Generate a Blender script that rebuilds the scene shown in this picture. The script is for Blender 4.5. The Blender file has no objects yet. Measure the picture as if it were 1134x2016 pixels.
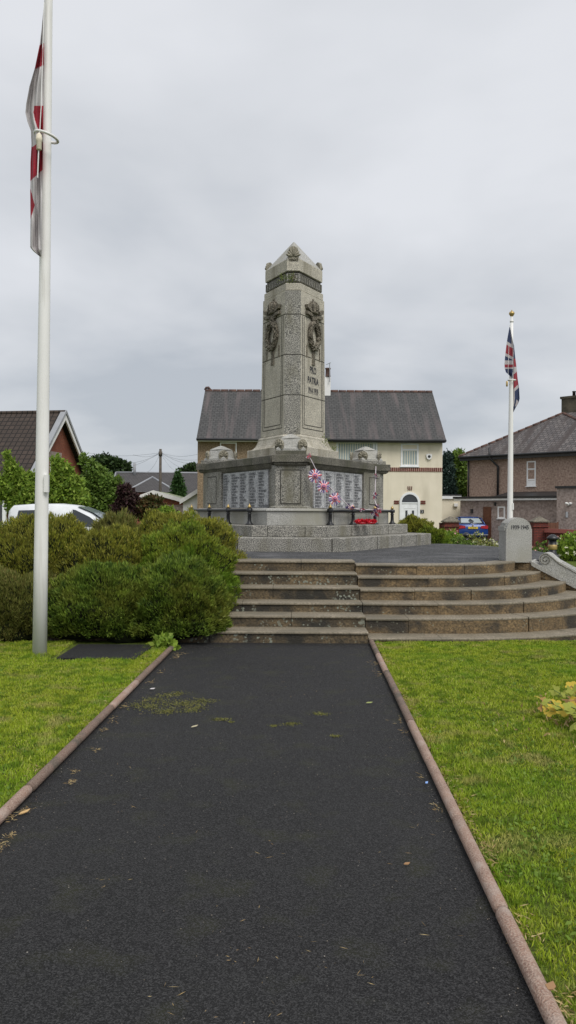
import bpy, math, random
import numpy as np
from mathutils import Vector, Matrix, noise
PI=math.pi; R=math.radians
sc=bpy.context.scene; COL=sc.collection
random.seed(7); rng=np.random.default_rng(7)
F=1550.0; EYE=1.6; ROLL=0.006
def at(u,v,D):
    dx=u-567; dy=v-1008
    dx,dy=dx+ROLL*dy, dy-ROLL*dx
    return Vector((dx*D/F, D, EYE-dy*D/F))
def X(u,D,v=1008): return at(u,v,D).x
def Z(v,D,u=567): return at(u,v,D).z

# ------------------------------------------------------------------ materials
def mat(name,c1,c2=None,scale=8,rough=.8,fine=None,fine_s=60,fine_amt=.35,stain=None,stain_s=.8,stain_lo=.5,stain_hi=.72,
        bump=.0,bump_s=60,stretch=None,metal=0,spec=.4,detail=6,spots=None,spot_s=6,spot_r=.28,chips=None,chip_s=120,chip_lo=.55):
    m=bpy.data.materials.new(name); m.use_nodes=True; nt=m.node_tree; N=nt.nodes; L=nt.links
    b=N['Principled BSDF']; b.inputs['Roughness'].default_value=rough; b.inputs['Metallic'].default_value=metal
    b.inputs['Specular IOR Level'].default_value=spec
    tc=N.new('ShaderNodeTexCoord'); vec=tc.outputs['Object']
    def nz(s,vecin,det=detail):
        n=N.new('ShaderNodeTexNoise'); n.inputs['Scale'].default_value=s; n.inputs['Detail'].default_value=det
        L.new(vecin,n.inputs['Vector']); return n.outputs['Fac']
    def ramp(f,lo,hi):
        r=N.new('ShaderNodeMapRange'); r.inputs[1].default_value=lo; r.inputs[2].default_value=hi; L.new(f,r.inputs[0]); return r.outputs[0]
    def mix(f,a,bb,mode='MIX'):
        x=N.new('ShaderNodeMix'); x.data_type='RGBA'; x.blend_type=mode
        if isinstance(f,(int,float)): x.inputs[0].default_value=f
        else: L.new(f,x.inputs[0])
        for sock,val in ((x.inputs[6],a),(x.inputs[7],bb)):
            if isinstance(val,(tuple,list)): sock.default_value=(*val[:3],1)
            else: L.new(val,sock)
        return x.outputs[2]
    col=c1
    if c2: col=mix(ramp(nz(scale,vec),.35,.65),c1,c2)
    if fine:
        col=mix(ramp(nz(fine_s,vec,2),.5-fine_amt*.3,.5+fine_amt*.3),col,fine)
    if stain:
        v=vec
        if stretch:
            mp=N.new('ShaderNodeMapping'); mp.inputs['Scale'].default_value=stretch; L.new(vec,mp.inputs['Vector']); v=mp.outputs[0]
        col=mix(ramp(nz(stain_s,v,5),stain_lo,stain_hi),col,stain)
    if spots:
        vo=N.new('ShaderNodeTexVoronoi'); vo.inputs['Scale'].default_value=spot_s
        w=N.new('ShaderNodeMix'); w.data_type='VECTOR'; w.inputs[0].default_value=.06
        nn=N.new('ShaderNodeTexNoise'); nn.inputs['Scale'].default_value=14; L.new(vec,nn.inputs['Vector'])
        L.new(vec,w.inputs[4]); L.new(nn.outputs['Color'],w.inputs[5]); L.new(w.outputs[1],vo.inputs['Vector'])
        sv_=N.new('ShaderNodeMath'); sv_.operation='MULTIPLY_ADD'; L.new(nz(9,vec,2),sv_.inputs[0]); sv_.inputs[1].default_value=.9; sv_.inputs[2].default_value=-.45
        sa_=N.new('ShaderNodeMath'); sa_.operation='ADD'; L.new(vo.outputs['Distance'],sa_.inputs[0]); L.new(sv_.outputs[0],sa_.inputs[1]); a=ramp(sa_.outputs[0],spot_r,spot_r-.12)
        msk=ramp(nz(1.6,vec,3),.48,.56)
        mm=N.new('ShaderNodeMath'); mm.operation='MULTIPLY'; L.new(a,mm.inputs[0]); L.new(msk,mm.inputs[1])
        col=mix(mm.outputs[0],col,spots)
    if chips:
        vo=N.new('ShaderNodeTexVoronoi'); vo.inputs['Scale'].default_value=chip_s; L.new(vec,vo.inputs['Vector'])
        sp=N.new('ShaderNodeSeparateColor'); L.new(vo.outputs['Color'],sp.inputs[0]); col=mix(ramp(sp.outputs[0],chip_lo,1.0),col,chips)
    if isinstance(col,(tuple,list)): b.inputs['Base Color'].default_value=(*col[:3],1)
    else: L.new(col,b.inputs['Base Color'])
    if bump:
        bp=N.new('ShaderNodeBump'); bp.inputs['Strength'].default_value=bump; bp.inputs['Distance'].default_value=.02
        L.new(nz(bump_s,vec,4),bp.inputs['Height']); L.new(bp.outputs[0],b.inputs['Normal'])
    return m
def brickmat(name,c1,c2,mortar,bw,bh,msz=.012,rough=.85,off=.5,stain=None,bump=.3,bias=0,stain_s=.7,stretch=None,lo=.5,hi=.7):
    m=bpy.data.materials.new(name); m.use_nodes=True; nt=m.node_tree; N=nt.nodes; L=nt.links
    b=N['Principled BSDF']; b.inputs['Roughness'].default_value=rough; b.inputs['Specular IOR Level'].default_value=.35
    uv=N.new('ShaderNodeUVMap'); br=N.new('ShaderNodeTexBrick'); L.new(uv.outputs[0],br.inputs['Vector'])
    br.inputs['Color1'].default_value=(*c1,1); br.inputs['Color2'].default_value=(*c2,1); br.inputs['Mortar'].default_value=(*mortar,1)
    br.inputs['Scale'].default_value=1; br.inputs['Mortar Size'].default_value=msz; br.inputs['Brick Width'].default_value=bw
    br.inputs['Row Height'].default_value=bh; br.inputs['Bias'].default_value=bias; br.offset=off
    col=br.outputs['Color']
    tc=N.new('ShaderNodeTexCoord')
    def add(c,color,s,lo,hi,det=5,strv=None,src='Object'):
        n=N.new('ShaderNodeTexNoise'); n.inputs['Scale'].default_value=s; n.inputs['Detail'].default_value=det
        v=tc.outputs[src] if src=='Object' else uv.outputs[0]
        if strv:
            mp=N.new('ShaderNodeMapping'); mp.inputs['Scale'].default_value=strv; L.new(v,mp.inputs['Vector']); v=mp.outputs[0]
        L.new(v,n.inputs['Vector'])
        r=N.new('ShaderNodeMapRange'); r.inputs[1].default_value=lo; r.inputs[2].default_value=hi; L.new(n.outputs[0],r.inputs[0])
        x=N.new('ShaderNodeMix'); x.data_type='RGBA'; L.new(r.outputs[0],x.inputs[0]); L.new(c,x.inputs[6]); x.inputs[7].default_value=(*color,1)
        return x.outputs[2]
    col=add(col,tuple(k*.6 for k in c1),9,.5,.8)
    if stain: col=add(col,stain,stain_s,lo,hi,6,stretch,'UV' if stretch else 'Object')
    L.new(col,b.inputs['Base Color'])
    bp=N.new('ShaderNodeBump'); bp.inputs['Strength'].default_value=bump; bp.inputs['Distance'].default_value=.02; bp.invert=True
    L.new(br.outputs['Fac'],bp.inputs['Height']); L.new(bp.outputs[0],b.inputs['Normal'])
    return m
def leafmat(name,cols,rough=.6,ns=1.2,namt=.5,alt=None,trans=.25,alts=()):
    """cols: list of colours picked per leaf; alt: second colour blended by a slow noise"""
    m=bpy.data.materials.new(name); m.use_nodes=True; nt=m.node_tree; N=nt.nodes; L=nt.links
    b=N['Principled BSDF']; b.inputs['Roughness'].default_value=rough; b.inputs['Specular IOR Level'].default_value=.25
    g=N.new('ShaderNodeNewGeometry'); cr=N.new('ShaderNodeValToRGB'); L.new(g.outputs['Random Per Island'],cr.inputs[0])
    e=cr.color_ramp.elements; e[0].color=(*cols[0],1); e[1].color=(*cols[-1],1)
    for i,c in enumerate(cols[1:-1]):
        x=e.new((i+1)/(len(cols)-1)); x.color=(*c,1)
    col=cr.outputs[0]
    if alt:
        tc=N.new('ShaderNodeTexCoord'); n=N.new('ShaderNodeTexNoise'); n.inputs['Scale'].default_value=ns; n.inputs['Detail'].default_value=4
        L.new(tc.outputs['Object'],n.inputs['Vector'])
        r=N.new('ShaderNodeMapRange'); r.inputs[1].default_value=.42; r.inputs[2].default_value=.62; r.inputs[4].default_value=namt
        L.new(n.outputs[0],r.inputs[0])
        x=N.new('ShaderNodeMix'); x.data_type='RGBA'; L.new(r.outputs[0],x.inputs[0]); L.new(col,x.inputs[6]); x.inputs[7].default_value=(*alt,1); col=x.outputs[2]
    for i,(ac,s_,lo,hi,am) in enumerate(alts):
        tc=N.new('ShaderNodeTexCoord'); mp=N.new('ShaderNodeMapping'); mp.inputs['Location'].default_value=(i*7+3,2,1); n=N.new('ShaderNodeTexNoise'); n.inputs['Scale'].default_value=s_; n.inputs['Detail'].default_value=3
        L.new(tc.outputs['Object'],mp.inputs[0]); L.new(mp.outputs[0],n.inputs['Vector'])
        r=N.new('ShaderNodeMapRange'); r.inputs[1].default_value=lo; r.inputs[2].default_value=hi; r.inputs[4].default_value=am; L.new(n.outputs[0],r.inputs[0])
        x=N.new('ShaderNodeMix'); x.data_type='RGBA'; L.new(r.outputs[0],x.inputs[0]); L.new(col,x.inputs[6]); x.inputs[7].default_value=(*ac,1); col=x.outputs[2]
    L.new(col,b.inputs['Base Color'])
    if trans:
        t=N.new('ShaderNodeBsdfTranslucent'); L.new(col,t.inputs[0]); ms=N.new('ShaderNodeMixShader'); ms.inputs[0].default_value=trans
        L.new(b.outputs[0],ms.inputs[1]); L.new(t.outputs[0],ms.inputs[2]); L.new(ms.outputs[0],N['Material Output'].inputs[0])
    return m
def plain(name,c,rough=.5,metal=0,spec=.5,c2=None,scale=3,bump=0,bump_s=30):
    return mat(name,c,c2 or tuple(k*.88 for k in c),scale=scale,rough=rough,metal=metal,spec=spec,bump=bump,bump_s=bump_s)

G_granite=mat('granite',(.66,.61,.50),(.55,.505,.41),scale=3,rough=.75,fine=(.22,.21,.185),fine_s=55,fine_amt=.55,stain=(.20,.18,.13),stain_s=1.0,stretch=(2.6,2.6,.5),stain_lo=.5,stain_hi=.72,bump=.35,bump_s=50)
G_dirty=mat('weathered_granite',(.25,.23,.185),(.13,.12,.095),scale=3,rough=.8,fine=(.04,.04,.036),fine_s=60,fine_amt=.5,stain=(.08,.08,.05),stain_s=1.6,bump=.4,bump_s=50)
G_pier=mat('speckled_granite',(.46,.44,.39),(.36,.345,.30),scale=4,rough=.75,fine=(.05,.05,.048),fine_s=60,fine_amt=.4,stain=(.15,.14,.10),stain_s=1.4,stretch=(2,2,.6),bump=.35,bump_s=50)
G_light=mat('pale_granite',(.54,.53,.50),(.46,.45,.41),scale=4,rough=.7,fine=(.18,.18,.17),fine_s=110,fine_amt=.35,stain=(.30,.29,.24),stain_s=1.2,bump=.25,bump_s=60)
G_slab=mat('name_slab_stone',(.62,.62,.62),(.52,.52,.52),scale=5,rough=.5,fine=(.22,.23,.25),fine_s=40,fine_amt=.5,stain=(.24,.24,.235),stain_s=2,stain_lo=.52)
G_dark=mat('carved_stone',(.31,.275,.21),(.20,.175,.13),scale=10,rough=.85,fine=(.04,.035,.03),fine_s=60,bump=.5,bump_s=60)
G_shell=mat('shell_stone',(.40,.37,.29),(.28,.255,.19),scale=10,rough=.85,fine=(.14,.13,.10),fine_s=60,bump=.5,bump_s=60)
M_grime_shade=mat('joint_grime_gap_shade',(.045,.042,.036),(.07,.065,.055),scale=12,rough=.95)  # joint dirt; also puts the shade of the head's gap course into colour
M_letter=plain('black_lettering',(.03,.03,.035),.6)
M_letterslab=plain('slab_lettering',(.10,.10,.11),.7)
M_lettergrey=plain('cut_lettering',(.07,.068,.065),.8)
M_asphalt=mat('asphalt',(.0035,.0035,.0037),(.0125,.0125,.0128),scale=.7,rough=.68,fine=(.022,.0215,.022),fine_s=160,fine_amt=.6,stain=(.026,.027,.014),stain_s=4,stain_lo=.54,stain_hi=.72,bump=.8,bump_s=150,spec=.18,chips=(.058,.0575,.058),chip_s=200,chip_lo=.38)
M_asphalt2=mat('platform_asphalt',(.018,.019,.02),(.011,.012,.013),scale=2,rough=.75,spec=.2,fine=(.062,.062,.065),fine_s=60,fine_amt=.35,stain=(.10,.10,.105),stain_s=1.4,bump=.4,bump_s=60,chips=(.13,.13,.13),chip_s=60)
M_road=mat('drive_tarmac',(.06,.06,.063),(.045,.045,.05),scale=2,rough=.6,fine=(.11,.11,.11),fine_s=40,bump=.3)
M_soil=mat('lawn_ground',(.10,.15,.022),(.14,.19,.03),scale=3,rough=1,fine=(.04,.045,.012),fine_s=45,fine_amt=.6,stain=(.17,.15,.06),stain_s=1.3,stain_lo=.55,stain_hi=.8,bump=.8,bump_s=60,spec=.1)
M_kerb=mat('salt_glazed_kerb',(.30,.17,.12),(.19,.105,.075),scale=7,rough=.6,fine=(.40,.30,.24),fine_s=120,fine_amt=.6,stain=(.40,.32,.27),stain_s=9,stain_lo=.5,stain_hi=.72,bump=.6,bump_s=120)
M_kerb2=mat('weathered_kerb',(.16,.09,.062),(.11,.065,.048),scale=7,rough=.7,fine=(.25,.19,.15),fine_s=120,fine_amt=.6,stain=(.09,.08,.06),stain_s=6,stain_lo=.5,stain_hi=.7,bump=.6,bump_s=120)
M_step=mat('step_sandstone',(.27,.185,.09),(.16,.11,.058),scale=3,rough=.8,fine=(.085,.062,.035),fine_s=34,fine_amt=.6,stain=(.04,.034,.026),stain_s=2.2,stretch=(1,1,1),stain_lo=.47,stain_hi=.62,bump=.6,bump_s=40,spots=(.20,.20,.15),spot_s=24,spot_r=.20)
M_stepL=mat('step_sandstone_lichened',(.20,.145,.078),(.12,.088,.05),scale=3,rough=.8,fine=(.06,.047,.03),fine_s=34,fine_amt=.6,stain=(.03,.027,.021),stain_s=2.2,stain_lo=.45,stain_hi=.6,bump=.6,bump_s=40,spots=(.22,.235,.19),spot_s=22,spot_r=.36)
M_tread=mat('tread_sandstone',(.30,.255,.19),(.19,.16,.115),scale=3,rough=.65,fine=(.14,.12,.085),fine_s=40,fine_amt=.6,stain=(.13,.115,.085),stain_s=2.2,bump=.3,bump_s=40)  # worn greyer; skylight on the step tops is put into this colour too
M_white=plain('white_paint',(.80,.79,.77),.4)
M_pole=mat('white_pole_paint',(.80,.79,.77),(.75,.74,.715),scale=3,rough=.4,stain=(.50,.48,.44),stain_s=2,stretch=(8,8,.4),stain_lo=.58,stain_hi=.85)
M_upvc=plain('white_upvc',(.82,.83,.84),.35)
M_black=plain('black_iron',(.016,.017,.02),.4)
M_gutter=plain('black_gutter',(.02,.02,.022),.45)
M_gold=plain('gold_paint',(.50,.36,.14),.4,.6)
M_glass=plain('window_glass',(.10,.12,.14),.08,0,.8)
M_glassd=plain('dark_glass',(.03,.035,.04),.06,0,.8)
M_slate=brickmat('slate_roof',(.078,.077,.076),(.058,.058,.058),(.026,.026,.026),.26,.19,.016,.75,stain=(.115,.095,.094),bump=.5,stretch=(1.4,.12,1),stain_s=1.6)
M_slate2=brickmat('worn_slate_roof',(.16,.142,.135),(.085,.077,.078),(.02,.018,.018),.30,.26,.022,.65,stain=(.06,.048,.045),bump=.5,stretch=(1.5,.1,1),stain_s=1.3,lo=.47,hi=.6)
M_ridge=mat('ridge_tile_clay',(.14,.075,.055),(.08,.05,.045),scale=3,rough=.8)
M_tile=brickmat('brown_pantile_roof',(.062,.045,.036),(.045,.034,.028),(.012,.010,.009),.30,.34,.03,.8,off=0,bump=.9)
M_tilefar=brickmat('grey_tile_roof',(.075,.07,.07),(.06,.056,.057),(.03,.03,.03),.3,.3,.015,.8,bump=.4)
M_brick=brickmat('red_brick',(.30,.085,.04),(.22,.06,.032),(.16,.11,.085),.225,.075,.010,stain=(.16,.05,.03))
M_brickw=brickmat('garden_brick',(.20,.045,.03),(.13,.032,.024),(.05,.035,.03),.225,.075,.010,stain=(.07,.03,.025),bump=.5)
M_band=brickmat('brick_soldier_band',(.16,.04,.03),(.11,.03,.024),(.50,.40,.32),.10,.5,.014,off=0)
M_cream=mat('cream_render',(.75,.68,.545),(.70,.635,.50),scale=1.5,rough=.9,stain=(.60,.54,.42),stain_s=1.0,stretch=(1.5,1,.25),bump=.2,bump_s=40)
M_pebtan=mat('tan_pebbledash',(.36,.27,.175),(.29,.215,.14),scale=2,rough=.95,fine=(.13,.09,.055),fine_s=14,fine_amt=.7,bump=.6,bump_s=14)
M_pebpink=mat('pink_pebbledash',(.48,.365,.295),(.42,.315,.255),scale=1.5,rough=.95,fine=(.20,.13,.10),fine_s=9,fine_amt=.8,stain=(.25,.18,.14),stain_s=.6,stretch=(1,1,.5),stain_lo=.52,bump=.6,bump_s=10)
M_pebgrey=mat('grey_pebbledash',(.46,.38,.34),(.40,.33,.30),scale=1.5,rough=.95,fine=(.22,.17,.15),fine_s=9,fine_amt=.8,bump=.6,bump_s=10)
M_wood=mat('brown_door_wood',(.16,.065,.035),(.11,.045,.025),scale=6,rough=.6)
M_lead=plain('lead_flashing',(.3,.31,.33),.6)
M_timber=mat('pole_timber',(.12,.10,.08),(.08,.07,.06),scale=6,rough=.9)
M_bark=mat('bark',(.085,.065,.045),(.05,.04,.03),scale=8,rough=.95,bump=.6)
M_carblue=plain('blue_car_paint',(.010,.045,.20),.25,.1,.5)
M_van=plain('white_van_paint',(.70,.72,.74),.25)
M_tyre=plain('tyre_rubber',(.02,.02,.02),.8)
M_rim=plain('alloy',(.45,.45,.47),.3,.8)
M_redlens=plain('red_lens',(.42,.02,.03),.2)
M_yellow=plain('yellow_plate',(.75,.55,.06),.5)
M_flagw=mat('flag_white_cloth',(.56,.53,.53),(.48,.455,.46),scale=5,rough=.9)
M_flagr=mat('flag_red_cloth',(.36,.022,.04),(.28,.018,.032),scale=5,rough=.9)
M_flagb=mat('flag_blue_cloth',(.035,.05,.11),(.025,.036,.085),scale=5,rough=.9)
M_poppy=leafmat('poppy_red',[(.5,.012,.03),(.75,.03,.05),(.35,.01,.02)],trans=.1)
M_straw=leafmat('dry_grass',[(.42,.30,.13),(.30,.20,.09),(.5,.40,.2),(.22,.13,.06)],trans=.1)
M_moss=leafmat('moss',[(.17,.17,.05),(.11,.12,.03),(.24,.22,.07)],trans=.1)

# ------------------------------------------------------------------ mesh building
class MB:
    def __init__(s): s.st=[]; s.v=[]; s.f=[]; s.mi=[]; s.sm=[]; s.m=0; s.smooth=False
    def add(s,vs,fs):
        o=len(s.v); s.st.append((o,len(s.f))); s.v+= [tuple(p) for p in vs]
        for f in fs: s.f.append(tuple(o+i for i in f)); s.mi.append(s.m); s.sm.append(s.smooth)
        return s
    def box(s,x0,x1,y0,y1,z0,z1,M=None):
        vs=[Vector(p) for p in ((x0,y0,z0),(x1,y0,z0),(x1,y1,z0),(x0,y1,z0),(x0,y0,z1),(x1,y0,z1),(x1,y1,z1),(x0,y1,z1))]
        if M is not None: vs=[M@p for p in vs]
        return s.add(vs,[(0,3,2,1),(4,5,6,7),(0,1,5,4),(1,2,6,5),(2,3,7,6),(3,0,4,7)])
    def loft_alt(s,rings):
        n=len(rings[0]); o=len(s.f); s.loft(rings)
        for q in range(o,len(s.f)-2): s.mi[q]=(q-o)%n%2
        return s
    def loft(s,rings,cap=True):
        n=len(rings[0]); vs=[p for r in rings for p in r]; fs=[]
        for i in range(len(rings)-1):
            for j in range(n):
                k=(j+1)%n; fs.append((i*n+j,i*n+k,(i+1)*n+k,(i+1)*n+j))
        if cap: fs.append(tuple(reversed(range(n)))); fs.append(tuple((len(rings)-1)*n+j for j in range(n)))
        return s.add(vs,fs)
    def prism(s,poly,z0,z1,M=None):
        r=[[Vector((x,y,z)) for x,y in poly] for z in (z0,z1)]
        if M is not None: r=[[M@p for p in q] for q in r]
        return s.loft(r)
    def tube(s,pts,rad,n=10):
        pts=[Vector(p) for p in pts]; rr=rad if isinstance(rad,(list,tuple)) else [rad]*len(pts); rings=[]
        for i,p in enumerate(pts):
            d=(pts[min(i+1,len(pts)-1)]-pts[max(i-1,0)]).normalized()
            a=d.cross(Vector((0,0,1))) if abs(d.z)<.95 else d.cross(Vector((1,0,0)))
            a.normalize(); b=d.cross(a)
            rings.append([p+(a*math.cos(2*PI*k/n)-b*math.sin(2*PI*k/n))*rr[i]*-1 for k in range(n)])
        return s.loft(rings)
    def lathe(s,c,prof,n=14):
        c=Vector(c); return s.loft([[c+Vector((r*math.cos(2*PI*k/n),r*math.sin(2*PI*k/n),z)) for k in range(n)] for r,z in prof])
    def split(s,name,mats,parent=None):
        st=s.st+[(len(s.v),len(s.f))]; out=[]
        for (a,b),(c,d) in zip(st[:-1],st[1:]):
            q=MB(); q.v=s.v[a:c]; q.f=[tuple(i-a for i in f) for f in s.f[b:d]]; q.mi=s.mi[b:d]; q.sm=s.sm[b:d]; out.append(q.build(name,mats,parent))
        return out
    def build(s,name,mats,parent=None,world=True,auto=0):
        if not isinstance(mats,(list,tuple)): mats=[mats]
        me=bpy.data.meshes.new(name); vs=s.v
        if parent is not None and world:
            W=parent.matrix_basis.copy(); q=parent.parent
            while q is not None: W=q.matrix_basis@W; q=q.parent
            Mi=W.inverted()
            vs=[tuple(Mi@Vector(p)) for p in vs]
        me.from_pydata(vs,[],s.f)
        for m in mats: me.materials.append(m)
        me.polygons.foreach_set('material_index',s.mi); me.polygons.foreach_set('use_smooth',s.sm)
        uv=me.uv_layers.new(name='UVMap')
        for p in me.polygons:
            n=p.normal
            u=Vector((0,0,1)).cross(n) if abs(n.z)<.98 else Vector((1,0,0))
            u.normalize(); w=n.cross(u)
            for li in p.loop_indices:
                c=me.vertices[me.loops[li].vertex_index].co; uv.data[li].uv=(c.dot(u),c.dot(w))
        me.update(); o=bpy.data.objects.new(name,me); COL.objects.link(o)
        if parent is not None: o.parent=parent
        return o
def tag(o,label=None,cat=None,group=None,kind=None):
    if label: o['label']=label
    if cat: o['category']=cat
    if group: o['group']=group
    if kind: o['kind']=kind
    return o
def thing(name,label,cat,loc,rz=0,group=None):
    o=bpy.data.objects.new(name,None); COL.objects.link(o); o.empty_display_size=.2
    o.matrix_basis=Matrix.Translation(Vector(loc))@Matrix.Rotation(rz,4,'Z')
    return tag(o,label,cat,group)
def copy_tree(o,parent=None):
    c=o.copy(); COL.objects.link(c)
    if parent is not None: c.parent=parent
    for ch in list(o.children): copy_tree(ch,c)
    return c
def npmesh(name,V,Fc,mats,parent=None,mi=None,smooth=False):
    V=np.asarray(V,dtype=np.float32); Fc=np.asarray(Fc,dtype=np.int32)
    if parent is not None: V=V-np.array(parent.matrix_basis.translation,dtype=np.float32)
    me=bpy.data.meshes.new(name); n,k=Fc.shape
    me.vertices.add(len(V)); me.vertices.foreach_set('co',V.ravel()); me.loops.add(n*k); me.loops.foreach_set('vertex_index',Fc.ravel())
    me.polygons.add(n); me.polygons.foreach_set('loop_start',np.arange(n,dtype=np.int32)*k)
    try: me.polygons.foreach_set('loop_total',np.full(n,k,dtype=np.int32))
    except Exception: pass
    if not isinstance(mats,(list,tuple)): mats=[mats]
    for m in mats: me.materials.append(m)
    if mi is not None: me.polygons.foreach_set('material_index',np.asarray(mi,dtype=np.int32))
    me.update(calc_edges=True); me.validate()
    o=bpy.data.objects.new(name,me); COL.objects.link(o)
    if parent is not None: o.parent=parent
    return o
def unit(a): return a/np.maximum(np.linalg.norm(a,axis=1,keepdims=True),1e-6)
def leaf_quads(P,D,L,W,bend=.0):
    """diamond leaves: base P, direction D, length L, width W"""
    n=len(P); D=unit(D); r=unit(rng.normal(size=(n,3))); S=unit(np.cross(D,r)); U=np.cross(S,D)
    L=np.broadcast_to(np.asarray(L).reshape(-1,1),(n,1)); W=np.broadcast_to(np.asarray(W).reshape(-1,1),(n,1))
    a=P; b=P+D*L*.5+S*W*.5+U*L*bend; c=P+D*L; d=P+D*L*.5-S*W*.5+U*L*bend
    V=np.stack([a,b,c,d],1).reshape(-1,3); Fc=np.arange(4*n).reshape(n,4); return V,Fc
_tc={}
def text_mesh(body,size,space=1.0,line=1.0,align='LEFT',bold=0):
    c=bpy.data.curves.new('t','FONT'); c.body=body; c.offset=bold; c.size=size; c.resolution_u=2; c.space_line=line; c.space_character=space; c.align_x=align
    o=bpy.data.objects.new('t',c); COL.objects.link(o); bpy.context.view_layer.update()
    dg=bpy.context.evaluated_depsgraph_get(); me=o.evaluated_get(dg).to_mesh()
    vs=[(v.co.x,v.co.y) for v in me.vertices]; fs=[tuple(p.vertices) for p in me.polygons]
    o.evaluated_get(dg).to_mesh_clear(); bpy.data.objects.remove(o); bpy.data.curves.remove(c)
    return vs,fs
def put_text(mb,body,size,org,xd,yd,space=1.0,line=1.0,align='LEFT',sx=1.0,bold=0):
    vs,fs=text_mesh(body,size,space,line,align,bold); org=Vector(org); xd=Vector(xd); yd=Vector(yd)
    mb.add([org+xd*(x*sx)+yd*y for x,y in vs],fs)

# ------------------------------------------------------------------ camera, light, sky
cam=bpy.data.cameras.new('camera'); co=bpy.data.objects.new('camera',cam); COL.objects.link(co)
cam.sensor_fit='VERTICAL'; cam.sensor_height=24; cam.lens=24*F/2016; cam.clip_end=2000; cam.clip_start=.05
co.matrix_world=Matrix.Translation((0,0,EYE))@Matrix.Rotation(PI/2,4,'X')@Matrix.Rotation(ROLL,4,'Z')
sc.camera=co
sc.view_settings.view_transform='Standard'; sc.view_settings.look='None'; sc.view_settings.exposure=.7; sc.view_settings.gamma=1
SE,SA=R(52),R(150)      # sun elevation, compass azimuth (from +Y clockwise)
sd=Vector((math.sin(SA)*math.cos(SE),math.cos(SA)*math.cos(SE),math.sin(SE)))
sl=bpy.data.lights.new('sun','SUN'); sl.energy=1.5; sl.angle=R(32); sl.color=(1,.97,.92)
so=bpy.data.objects.new('sun',sl); COL.objects.link(so); so.rotation_euler=sd.to_track_quat('Z','Y').to_euler()
w=bpy.data.worlds.new('World'); sc.world=w; w.use_nodes=True; N=w.node_tree.nodes; L=w.node_tree.links
bg=N['Background']; bg.inputs[1].default_value=.1
sky=N.new('ShaderNodeTexSky'); sky.sky_type='NISHITA'; sky.sun_disc=False; sky.sun_elevation=SE; sky.sun_rotation=SA
tc=N.new('ShaderNodeTexCoord'); sep=N.new('ShaderNodeSeparateXYZ'); L.new(tc.outputs['Generated'],sep.inputs[0])
def math_(op,a,b):
    m=N.new('ShaderNodeMath'); m.operation=op
    for i,x in enumerate((a,b)):
        if isinstance(x,(int,float)): m.inputs[i].default_value=x
        else: L.new(x,m.inputs[i])
    return m.outputs[0]
zz=math_('ADD',math_('MAXIMUM',sep.outputs[2],0),.22)
cb=N.new('ShaderNodeCombineXYZ'); L.new(math_('DIVIDE',sep.outputs[0],zz),cb.inputs[0]); L.new(math_('DIVIDE',sep.outputs[1],zz),cb.inputs[1])
def wn(scale,det,off,dist=0):
    mp=N.new('ShaderNodeMapping'); mp.inputs['Location'].default_value=off; L.new(cb.outputs[0],mp.inputs[0])
    n=N.new('ShaderNodeTexNoise'); n.inputs['Scale'].default_value=scale; n.inputs['Detail'].default_value=det; n.inputs['Roughness'].default_value=.5; n.inputs['Distortion'].default_value=dist
    L.new(mp.outputs[0],n.inputs[0]); return n.outputs[0]
nA=wn(.85,5,(3.1,1.4,0),.2); nB=wn(2.6,6,(7,2,3),.1)
cl=math_('ADD',math_('MULTIPLY',nA,.84),math_('MULTIPLY',nB,.16))
el=N.new('ShaderNodeMapRange'); L.new(sep.outputs[2],el.inputs[0]); el.inputs[1].default_value=0; el.inputs[2].default_value=.5; el.inputs[3].default_value=-.09; el.inputs[4].default_value=.07; el.interpolation_type='SMOOTHSTEP'
cl=math_('ADD',cl,el.outputs[0])
rp=N.new('ShaderNodeValToRGB'); L.new(cl,rp.inputs[0]); e=rp.color_ramp.elements
e[0].position=.34; e[0].color=(.30,.32,.35,1); e[1].position=.60; e[1].color=(.48,.49,.512,1)
x=e.new(.48); x.color=(.405,.418,.44,1)
sv=N.new('ShaderNodeVectorMath'); sv.operation='SCALE'; sv.inputs['Scale'].default_value=10; L.new(rp.outputs[0],sv.inputs[0])
mx=N.new('ShaderNodeMix'); mx.data_type='RGBA'; mx.inputs[0].default_value=.05; L.new(sv.outputs[0],mx.inputs[6]); L.new(sky.outputs[0],mx.inputs[7])
L.new(mx.outputs[2],bg.inputs[0])

# ------------------------------------------------------------------ ground, path, platform
KR=lambda y:1.035+.0265*(y-9.84)      # right kerb centre x
KL=lambda y:-1.34+.0265*(y-8.95)
def gz(x,y):
    r=math.hypot(x-.3,(y-17.5)); h=.55*max(0,min(1,(13.5-r)/6.5))
    h=0 if y<13.2 else h*min(1,(y-13.2)/2.5)
    return h
mb=MB(); xs=list(np.concatenate([np.linspace(-400,-30,10),np.linspace(-24,24,49),np.linspace(30,400,10)])); ys=list(np.concatenate([[-30,-10],np.linspace(0,40,41),np.linspace(50,700,14)]))
for y in ys:
    for x in xs: mb.v.append((x,y,gz(x,y)-.02))
nx=len(xs)
for j in range(len(ys)-1):
    for i in range(nx-1): mb.f.append((j*nx+i,j*nx+i+1,(j+1)*nx+i+1,(j+1)*nx+i)); mb.mi.append(0); mb.sm.append(True)
tag(mb.build('ground',M_soil),kind='structure')
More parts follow.
